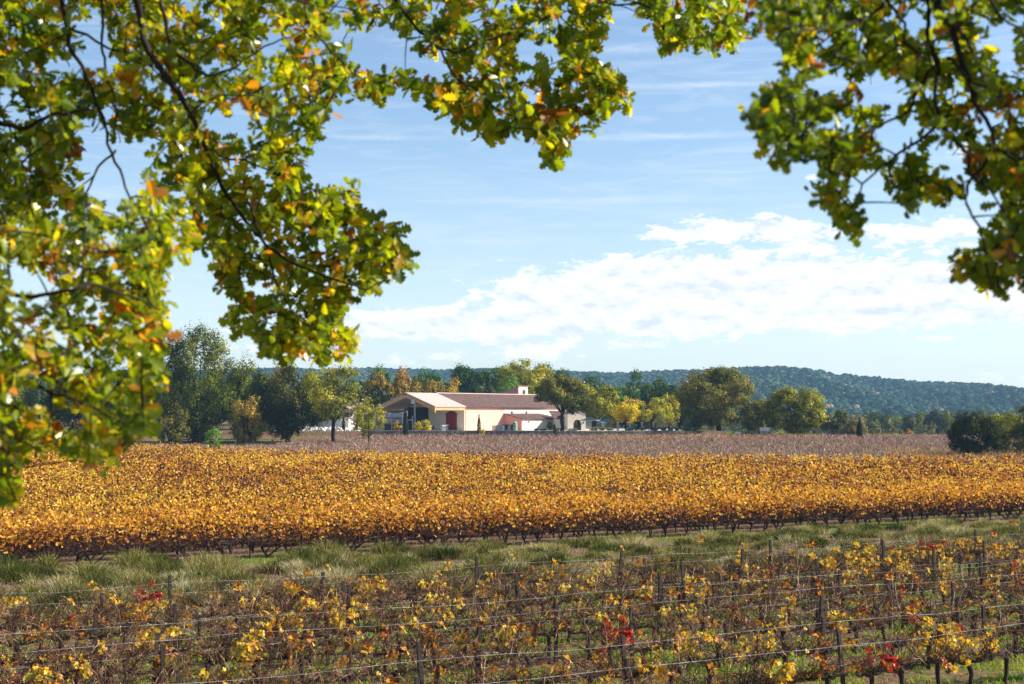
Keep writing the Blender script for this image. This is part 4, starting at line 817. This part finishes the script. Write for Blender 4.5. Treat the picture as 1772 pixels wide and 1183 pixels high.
bm = link('leafless_vine_rows', sticks('leafless_vine_rows', base, dr_, R.uniform(.012, .026, n), tn, 'drycane')); tag(bm, 'purplish brown leafless vineyard in front of the farm wall', 'vineyard', kind='stuff')
# a few still-yellow plants among them, and dead leaves
n = 9000; x = R.uniform(-75, 95, n); y = R.uniform(175, 274, n); k = (y > YB(x, y)+4) & (np.abs(x) < .4*y); x, y = x[k], y[k]
V, Fl, tt = stamp(QUAD_V, QUAD_F, np.stack([x, y, terrain(x, y)+R.uniform(0, .7, len(x))], 1), R.normal(size=(len(x), 3)), R.uniform(.12, .24, len(x)))
tag(link('dead_leaves', mesh('dead_leaves', V, flat=Fl, tot=tt, tone=R.normal(.25, .15, len(x)), mats=[M_['goldleaf']])), 'scattered dead leaves hanging in the leafless vineyard', 'leaves', kind='stuff')

# --- grass strip, herbs and weeds
def blades(name, x, y, h, w, lean, tone, mat):
    n = len(x); z = terrain(x, y)-.01; th = R.uniform(0, 2*pi, n); ax = np.stack([np.cos(th), np.sin(th), 0*th], 1); ld_ = R.normal(size=(n, 3))*[1, 1, 0]*lean[:, None] if hasattr(lean, '__len__') else R.normal(size=(n, 3))*[1, 1, 0]*lean
    b = np.stack([x, y, z], 1); up = np.stack([0*x, 0*x, h], 1); m1 = b+up*.55+ld_*h[:, None]*.35; tp = b+up+ld_*h[:, None]
    V = np.stack([b-ax*w[:, None]/2, b+ax*w[:, None]/2, m1+ax*w[:, None]*.4, m1-ax*w[:, None]*.4, tp], 1)
    Fl = np.empty((n, 7), dtype=np.int64); o = np.arange(n)[:, None]*5; Fl[:, :4] = o+np.array([0, 1, 2, 3]); Fl[:, 4:] = o+np.array([3, 2, 4])
    return mesh(name, V.reshape(-1, 3), flat=Fl.reshape(-1), tot=np.tile([4, 3], n), tone=np.repeat(tone, 2), mats=[M_[mat]])
def strip(n, c0, c1, s0=-45, s1=75):
    s = R.uniform(s0, s1, n); c = R.uniform(c0, c1, n); p = DV[None]*s[:, None]+NV[None]*c[:, None]; k = (np.abs(p[:, 0]) < .385*p[:, 1]+2) & (p[:, 1] > 24); return p[k, 0], p[k, 1], s[k], c[k]
# tussocks: rounded mounds of arching blades with darker hollows between them
def mounds(name, label, n, c0, c1, rr, hh, per, tones, mat, w=(.010, .020), left=1.0):
    mx_, my_, ms_, mc_ = strip(n, c0, c1); kk = R.random(len(mx_)) < np.where(mx_ < -2, 1, left); mx_, my_ = mx_[kk], my_[kk]; q = len(mx_)
    r = R.uniform(*rr, q); h = R.uniform(*hh, q)*np.where(mx_ < -3, 1.2, .9); tb = np.clip(R.normal(*tones, q), 0, 1); idx = np.repeat(np.arange(q), per); n = len(idx)
    th = R.uniform(0, 2*pi, n); rad = np.sqrt(R.random(n)); x = mx_[idx]+rad*r[idx]*np.cos(th); y = my_[idx]+rad*r[idx]*np.sin(th)*.8; z = terrain(x, y)-.01+h[idx]*.45*(1-rad**2)
    out = np.stack([np.cos(th)*rad, np.sin(th)*rad, 0*th], 1)*.75+R.normal(size=(n, 3))*[.32, .32, 0]; bl = h[idx]*R.uniform(.35, .85, n); ww = R.uniform(*w, n)
    ta = R.uniform(0, 2*pi, n); ax = np.stack([np.cos(ta), np.sin(ta), 0*ta], 1)*ww[:, None]; b = np.stack([x, y, z], 1); up = np.stack([0*x, 0*x, bl], 1)
    m1 = b+up*.6+out*bl[:, None]*.4; tp = b+up*.95+out*bl[:, None]*1.05
    V = np.stack([b-ax/2, b+ax/2, m1+ax*.4, m1-ax*.4, tp], 1); o = np.arange(n)[:, None]*5; Fl = np.concatenate([o+np.array([0, 1, 2, 3]), o+np.array([3, 2, 4])], 1)
    tone = np.clip(tb[idx]+R.normal(0, .2, n)+.10*rad, 0, 1)
    tag(link(name, mesh(name, V.reshape(-1, 3), flat=Fl.reshape(-1), tot=np.tile([4, 3], n), tone=np.repeat(tone, 2), mats=[M_[mat]])), label, 'grass', kind='stuff')
mounds('tall_grass', 'olive and straw tussocks between the front rows and the yellow block', 820, 42.0, 57.6, (.3, .9), (.28, .68), 520, (.33, .24), 'grass', (.012, .026))
mounds('straw_grass', 'fine pale straw tufts standing among the olive tussocks', 230, 41.5, 57.5, (.15, .5), (.25, .6), 130, (.80, .12), 'grass', (.008, .014))
# short green herbs under the front rows, patchy
x, y, s, c = strip(260000, 20.5, 42); pn = np.sin(s*.9+c*1.7)*np.sin(c*1.1-s*.37)+.5*np.sin(s*2.3+1)*np.sin(c*2.9)+R.normal(0, .25, len(x)); k = (pn > -.15)&((x > -9) | (R.random(len(x)) < .3)); x, y = x[k], y[k]
tag(link('green_weeds', blades('green_weeds', x, y, R.uniform(.05, .17, len(x)), R.uniform(.02, .045, len(x)), .6, np.clip(R.normal(.5, .2, len(x)), 0, 1), 'herb')), 'short bright green weeds in patches under the front vines', 'weeds', kind='stuff')
x, y, s, c = strip(80000, 40, 62); k = R.random(len(x)) < np.where(c < 52, .9, .25); x, y = x[k], y[k]
tag(link('sparse_grass', blades('sparse_grass', x, y, R.uniform(.06, .3, len(x)), R.uniform(.012, .025, len(x)), .5, np.clip(R.normal(.7, .2, len(x)), 0, 1), 'grass')), 'thin straw grass at the foot of the first golden row', 'grass', kind='stuff')
# leafy scrub weeds rising among the front rows at left and centre
x, y, s, c = strip(1500, 34, 53); sc1 = R.random(len(x)) < .9; x, y = x[sc1], y[sc1]; m = 60; idx = np.repeat(np.arange(len(x)), m); n = len(idx); hh = R.uniform(.2, .75, len(x))[idx]
dv = R.normal(size=(n, 3)); dv /= np.linalg.norm(dv, axis=1)[:, None]; pos = np.stack([x[idx], y[idx], terrain(x[idx], y[idx])+hh*.45], 1)+dv*(hh*.55*R.random(n)**.4)[:, None]
pos[:, 2] = np.maximum(pos[:, 2], terrain(pos[:, 0], pos[:, 1])+.01)
V, Fl, tt = stamp(QUAD_V, QUAD_F, pos, dv+R.normal(size=(n, 3))*.6, R.uniform(.03, .07, n))
tag(link('leafy_undergrowth', mesh('leafy_undergrowth', V, flat=Fl, tot=tt, tone=np.clip(R.normal(.3, .2, n)+(R.normal(0, .2, len(x)))[idx], 0, 1), mats=[M_['grass']])), 'dull green leafy weeds tangled between the grass and the front vines', 'weeds', kind='stuff')
# fallen leaves on the ground
x, y, s, c = strip(16000, 20, 60); V, Fl, tt = stamp(GR_V, GR_F, np.stack([x, y, terrain(x, y)+R.uniform(.01, .05, len(x))], 1), R.normal(size=(len(x), 3))*.4+np.array([0, 0, 1]), R.uniform(.06, .11, len(x)))
tag(link('fallen_leaves', mesh('fallen_leaves', V, flat=Fl, tot=tt, tone=np.repeat(np.clip(R.normal(.28, .2, len(x)), 0, .9), len(GR_F)), mats=[M_['goldleaf']])), 'brown and orange fallen vine leaves on the soil', 'leaves', kind='stuff')
# pale track at the right
g = G(); pts = [(P(px, py, Y)[0], Y) for px, py, Y in ((1490, 0, 214), (1560, 0, 200), (1640, 0, 190), (1720, 0, 184), (1900, 0, 180))]
V = [];
for (x, y) in pts: V += [(x, y-1.2, float(terrain(x, y-1.2))+.03), (x, y+1.2, float(terrain(x, y+1.2))+.03)]
tag(link('track', mesh('track', V, faces=[(2*i, 2*i+2, 2*i+3, 2*i+1) for i in range(len(pts)-1)], mats=[noise_mat('track_gravel', [(.3, (.4, .36, .28)), (.7, (.6, .55, .45))], 2, 4, .9, .1)])), kind='structure')

# ------------------------------------------------------------------ the overhanging oaks
def inpoly(x, y, poly):
    x = np.asarray(x); y = np.asarray(y); r = np.zeros(x.shape, bool); n = len(poly); j = n-1
    for i in range(n):
        xi, yi = poly[i]; xj, yj = poly[j]; q = ((yi > y) != (yj > y)) & (x < (xj-xi)*(y-yi)/(yj-yi+1e-12)+xi); r ^= q; j = i
    return r
LEFT = [(-700, -70), (1290, -70), (1300, 20), (1305, 50), (1285, 85), (1235, 115), (1195, 92), (1165, 108), (1120, 62), (1085, 40), (1068, 62), (1040, 72), (1045, 100), (1085, 130), (1112, 150), (1105, 190), (1060, 205), (1045, 235), (1005, 240), (980, 255), (972, 288), (940, 292), (915, 245), (885, 238), (868, 262), (830, 245), (790, 242), (762, 198), (720, 190), (690, 160), (668, 188), (635, 185), (600, 178), (575, 200), (580, 232), (545, 250), (528, 296), (560, 318), (618, 300), (632, 330), (662, 372), (712, 392), (738, 452), (700, 476), (690, 500), (640, 505), (606, 530), (600, 552), (625, 575), (660, 568), (655, 595), (630, 615), (622, 642), (580, 640), (540, 642), (500, 628), (455, 632), (440, 600), (395, 582), (372, 545), (398, 512), (345, 520), (330, 480), (372, 456), (340, 440), (300, 465), (290, 490), (322, 525), (318, 560), (292, 590), (305, 640), (282, 700), (270, 770), (235, 785), (200, 812), (150, 825), (95, 792), (45, 800), (30, 840), (48, 880), (0, 900), (-160, 900), (-330, 780), (-520, 760), (-700, 560)]
RIGHT = [(1310, -90), (1300, 30), (1318, 75), (1342, 95), (1340, 125), (1305, 155), (1284, 215), (1308, 245), (1322, 285), (1350, 312), (1400, 292), (1412, 312), (1393, 350), (1425, 392), (1462, 430), (1490, 418), (1530, 412), (1540, 392), (1505, 372), (1540, 345), (1565, 385), (1588, 380), (1600, 350), (1640, 392), (1655, 352), (1690, 345), (1722, 330), (1700, 400), (1690, 430), (1642, 440), (1632, 480), (1680, 502), (1728, 525), (1755, 505), (1860, 520), (1960, 430), (2080, 500), (2200, 360), (2400, 300), (2450, -90)]
GAPS = [(162, 70, 20, 55), (205, 295, 42, 62), (152, 290, 10, 50), (415, 215, 18, 22), (470, 75, 12, 22), (655, 85, 38, 32), (740, 112, 26, 20), (925, 88, 34, 12), (1080, 20, 14, 14), (345, 500, 20, 34), (60, 500, 24, 18), (30, 190, 12, 12), (270, 250, 10, 14), (120, 730, 22, 14), (60, 690, 26, 14), (300, 545, 10, 14), (590, 60, 10, 14), (820, 30, 14, 10), (450, 500, 12, 16),
        (1520, 165, 40, 22), (1560, 235, 30, 26), (1470, 215, 14, 14), (1430, 130, 14, 18), (1635, 270, 26, 16), (1735, 60, 24, 26), (1500, 330, 26, 22), (1700, 210, 14, 12), (1660, 300, 28, 12), (1480, 350, 20, 12), (1600, 45, 14, 20)]
def depfn(px, py, right):
    if right: return 4.3+.25*np.sin(px*.013)
    lowleft = sstep(300, 420, py)*(1-sstep(300, 380, px)); mid = sstep(290, 390, px)*sstep(190, 290, py); band = sstep(560, 720, px)*(1-mid*.6)
    return 5.5-.95*lowleft+.75*mid+1.1*band*(1-mid)+.2*np.sin(px*.02)*np.cos(py*.017)
def branch3(pl, d0, d1):
    pl = np.array(pl, float); k = len(pl); d = np.array([float(depfn(a, b, a > 1350)) for a, b in pl])-.45; return np.array([P(a, b, q) for (a, b), q in zip(pl, d)])
def smooth_line(p, m=5):
    p = np.asarray(p); out = []
    for i in range(len(p)-1):
        a = p[max(i-1, 0)]; b = p[i]; c = p[i+1]; d = p[min(i+2, len(p)-1)]
        for t in np.linspace(0, 1, m, endpoint=False): out.append(.5*((2*b)+(-a+c)*t+(2*a-5*b+4*c-d)*t*t+(-a+3*b-3*c+d)*t**3))
    out.append(p[-1]); return np.array(out)
LB = [([(225, -60), (250, 62), (330, 172), (385, 268), (430, 350), (480, 408), (560, 440), (660, 470)], 5.2, 5.6, .022), ([(430, 350), (462, 450), (480, 520), (520, 600)], 5.4, 5.6, .010),
      ([(95, -60), (125, 60), (165, 150), (205, 260), (225, 340), (260, 420)], 6.0, 6.3, .016), ([(168, -60), (178, 60), (182, 120), (200, 185), (215, 250)], 5.8, 6.0, .011),
      ([(275, -60), (290, 60), (345, 128), (405, 124), (470, 85), (540, 50)], 5.4, 5.8, .013), ([(340, 176), (400, 168), (455, 155)], 5.5, 5.7, .008), ([(120, 48), (175, 80), (240, 110), (310, 190)], 6.0, 5.6, .010),
      ([(-60, 190), (15, 228), (60, 232), (110, 212), (165, 188)], 5.0, 5.6, .020), ([(-60, 560), (0, 615), (45, 660), (100, 682), (160, 700), (215, 720)], 4.6, 5.2, .017),
      ([(-60, 440), (20, 500), (100, 500), (180, 515), (250, 560)], 5.0, 5.4, .014), ([(-40, 300), (10, 360), (30, 440), (20, 520), (40, 640)], 4.9, 5.0, .012),
      ([(650, -60), (690, 20), (730, 60), (762, 82), (810, 80), (870, 70), (980, 40)], 6.0, 6.4, .014), ([(762, 82), (785, 125), (815, 152), (850, 170), (930, 190), (1060, 150)], 6.1, 6.3, .009), ([(960, -60), (1020, -10), (1120, 10), (1230, 40)], 6.4, 6.8, .011),
      ([(380, 270), (440, 285), (520, 330), (600, 360)], 5.4, 5.6, .009), ([(200, 260), (160, 320), (150, 400), (140, 520)], 6.1, 6.0, .008), ([(520, -60), (540, 40), (590, 110), (600, 150)], 5.9, 6.1, .011), ([(-60, 700), (0, 760), (40, 800), (130, 790)], 4.5, 4.9, .010), ([(-60, 840), (0, 850), (25, 862)], 4.4, 4.5, .007)]
LB += [([(-900, 60), (-700, 120), (-480, 260), (-300, 420), (-180, 560)], 5, 5, .020), ([(-800, -60), (-560, 60), (-330, 120), (-120, 260)], 5, 5, .016), ([(-620, 330), (-480, 450), (-360, 600), (-260, 700)], 5, 5, .012)]
RB = [([(2500, 40), (2300, 120), (2120, 220), (1980, 330)], 5, 5, .018), ([(2350, -60), (2150, 30), (1980, 120), (1880, 240)], 5, 5, .014), ([(1598, -60), (1615, 20), (1640, 75), (1662, 145), (1690, 212), (1722, 270), (1790, 300)], 5.6, 5.4, .021), ([(1606, -60), (1610, 40), (1622, 110), (1640, 200), (1690, 268), (1720, 330), (1800, 420)], 5.8, 5.8, .014),
      ([(1500, -60), (1528, 5), (1560, 50), (1575, 100), (1600, 130)], 6.2, 6.0, .010), ([(1528, 5), (1490, 35), (1440, 50), (1370, 60)], 6.2, 6.4, .009), ([(1625, -60), (1650, 20), (1690, 70), (1730, 145), (1790, 200)], 5.5, 5.3, .012),
      ([(1640, 100), (1700, 150), (1790, 180)], 5.6, 5.5, .009), ([(1620, 110), (1560, 190), (1480, 250), (1400, 280)], 5.8, 6.1, .009), ([(1640, 200), (1560, 270), (1500, 330), (1470, 400)], 5.8, 6.1, .009), ([(1722, 270), (1680, 330), (1700, 420), (1730, 490)], 5.4, 5.5, .009), ([(1690, -60), (1740, 20), (1800, 70)], 5.6, 5.5, .010), ([(1760, 380), (1720, 430), (1680, 470)], 5.6, 5.7, .007)]
def big_oak(label, base, fork, branches, poly, ntw, offs, seed, lsize, tonec):
    rng = np.random.default_rng(seed); o = empty('oak_tree', tuple(base)); tag(o, label, 'tree'); B = np.array(base)
    g = G(); b, f = np.zeros(3), np.array(fork)-B
    zz = np.linspace(0, 1, 9)[:, None]; pts = b*(1-zz)+f*zz+np.concatenate([np.sin(zz*5)*.10, np.cos(zz*4)*.08, 0*zz], 1); pts[0, 2] -= .4
    g.tube(pts, np.linspace(.34, .22, 9), 12); link('trunk', g.mesh('trunk', M_['bark'], smooth=True), o)
    g = G(); nodes = []
    for pl, d0, d1, r in branches:
        p = smooth_line(branch3(pl, d0-.55, d1-.45))-B; k = len(p)
        wob = np.cumsum(rng.normal(0, .006, (k, 3)), axis=0); p = p+wob-wob[0]; nodes.append(p)
        r = r*.62; off = pl[0][1] < -20 or pl[0][0] < -20 or pl[0][0] > 1780
        if off:   # carry the limb back to the trunk fork, above and outside the view
            q0 = p[0]; mid = (q0+f)/2+np.array([0, 0, .45]); t = np.linspace(0, 1, 7)[:-1, None]; back = (1-t)**2*f+2*t*(1-t)*mid+t**2*q0
            p = np.vstack([back, p]); rr_ = np.concatenate([np.linspace(r*2.2, r*1.1, 6), np.linspace(r, r*.25, k)])
        else: rr_ = np.linspace(r, r*.3, k)
        g.tube(p, rr_, 7)
    nodes = np.vstack(nodes)
    # shoots: each ends in a fan of leaves
    pp = []
    x0 = min(a for a, _ in poly); x1 = max(a for a, _ in poly); y0 = min(b_ for _, b_ in poly); y1 = max(b_ for _, b_ in poly)
    cx_ = rng.uniform(x0, x1, ntw*12); cy_ = rng.uniform(y0, y1, ntw*12); ok = inpoly(cx_, cy_, poly)
    for th in np.arange(8)*pi/4: ok &= inpoly(cx_+17*cos(th), cy_+17*sin(th), poly)
    for gx_, gy_, rx, ry in GAPS: ok &= (((cx_-gx_)/(rx+13))**2+((cy_-gy_)/(ry+13))**2) > 1
    cx_, cy_ = cx_[ok], cy_[ok]; edge = np.zeros(len(cx_), bool)
    for th in np.arange(12)*pi/6: edge |= ~inpoly(cx_+62*cos(th), cy_+62*sin(th), poly)
    kp = edge | (rng.random(len(cx_)) < .52); cx_, cy_ = cx_[kp][:ntw], cy_[kp][:ntw]
    # boundary fringe of single shoots, so that the outline follows the photo
    dep = depfn(cx_, cy_, seed == 9)+rng.normal(0, .30, len(cx_)); dep = np.clip(dep, 3.6, 8); nv = len(dep)
    T_ = np.array([P(a, b_, q) for a, b_, q in zip(cx_, cy_, dep)])-B
    if offs: 
        (ox0, ox1, oy0, oy1, oz0, oz1, no) = offs; E = np.stack([rng.uniform(ox0, ox1, no), rng.uniform(oy0, oy1, no), rng.uniform(oz0, oz1, no)], 1)
        # only outside the picture
        px = CX+E[:, 0]/np.maximum(E[:, 1], .2)*F; py = 720-(E[:, 2]-CAMZ)/np.maximum(E[:, 1], .2)*F
        out = (E[:, 1] < .3) | (px < -90) | (px > 1862) | (py < -90); E = E[out]-B; T_ = np.vstack([T_, E])
    lp, ln_, ls, lt, sz = [], [], [], [], []
    dn0 = np.array([np.linalg.norm(nodes-tp, axis=1).min() for tp in T_]); T_ = T_[np.argsort(dn0)]; nn_ = len(nodes); buf = np.empty((nn_+2*len(T_)+4, 3)); buf[:nn_] = nodes
    for tp in T_:
        NA = buf[:nn_]; d = np.sqrt(((NA-tp)**2).sum(1)); j = np.argmin(d+rng.random(len(d))*.05); q = NA[j]; L = d[j]; q = q.copy(); buf[nn_] = tp; nn_ += 1
        if L > .08: buf[nn_] = (q+tp)/2; nn_ += 1
        if L > .02:
            mid = (q+tp)/2+rng.normal(size=3)*.06*min(L, 1)+np.array([0, 0, .05*L]); tt_ = np.linspace(0, 1, 5)[:, None]; g.tube((1-tt_)**2*q+2*tt_*(1-tt_)*mid+tt_**2*tp, np.linspace(min(.007, .003+.004*L), .002, 5), 3, cap=False); ax = tp-mid
        else: ax = rng.normal(size=3)
        ax = ax/(np.linalg.norm(ax)+1e-6)+rng.normal(size=3)*.35+np.array([0, 0, -.25]); ax /= np.linalg.norm(ax)
        tb = np.clip(rng.normal(tonec, .17), .02, .95); tb = rng.uniform(.80, 1) if rng.random() < .07 else tb
        m = rng.integers(4, 9); s0 = lsize*rng.uniform(.75, 1.3)*min(1.35, max(.75, (tp[1]+B[1])/5.6))
        for k in range(m):
            th = k*2.4+rng.uniform(-.4, .4); e1 = np.cross(ax, [0, 0, 1.]); e1 /= np.linalg.norm(e1)+1e-6; e2 = np.cross(ax, e1)
            rad = e1*cos(th)+e2*sin(th); yv = ax*rng.uniform(.1, 1.0)+rad*rng.uniform(.5, 1.1); lp.append(tp+ax*rng.uniform(-.07, .02)); ls.append(yv)
            ln_.append(ax*.8-rad*.5+rng.normal(size=3)*.45+np.array([0, -.15, .35])); lt.append(tb+rng.normal(0, .09)); sz.append(s0*rng.uniform(.6, 1.15))
    link('branches', g.mesh('branches', M_['bark'], smooth=True), o)
    lp, ln_, ls = map(np.array, (lp, ln_, ls)); V, Fl, tt = scatter(OAK_V, OAK_F, lp, frames(ln_, spin=ls), np.array(sz))
    link('leaves', mesh('leaves', V, flat=Fl, tot=tt, tone=np.repeat(np.clip(lt, 0, 1), len(OAK_F)), mats=[M_['oakleaf']], smooth=False), o); print('oak leaves', len(lp))
big_oak('huge oak overhead on the left whose yellow green boughs frame the view', (-5.4, 1.4, 4.35), (-4.6, 2.6, 8.6), LB, LEFT, 6000, (-6, -1.6, .5, 6.5, 6.5, 9.5, 60), 5, .053, .50)
big_oak('second oak whose darker hanging bough fills the upper right corner', (6.6, 3.4, 4.35), (5.4, 4.2, 9.2), RB, RIGHT, 2500, (2.3, 6.5, 2.6, 5.2, 6.4, 8.8, 420), 9, .054, .40)  # leaf tone lowered and unseen outer shoots added to shade this bough

# ------------------------------------------------------------------ haze: one closed box of even air round everything
hz = G(); hz.box(-3050, 3050, -420, 3350, -190, 120)
hm = bpy.data.materials.new('haze_air'); hm.use_nodes = True; nt = hm.node_tree; nt.nodes.clear(); pv = nt.nodes.new('ShaderNodeVolumePrincipled'); ho = nt.nodes.new('ShaderNodeOutputMaterial')
pv.inputs['Density'].default_value = .00012; pv.inputs['Color'].default_value = (.38, .68, 1.0, 1); nt.links.new(pv.outputs[0], ho.inputs['Volume'])
tag(link('haze', hz.mesh('haze', hm)), kind='stuff')
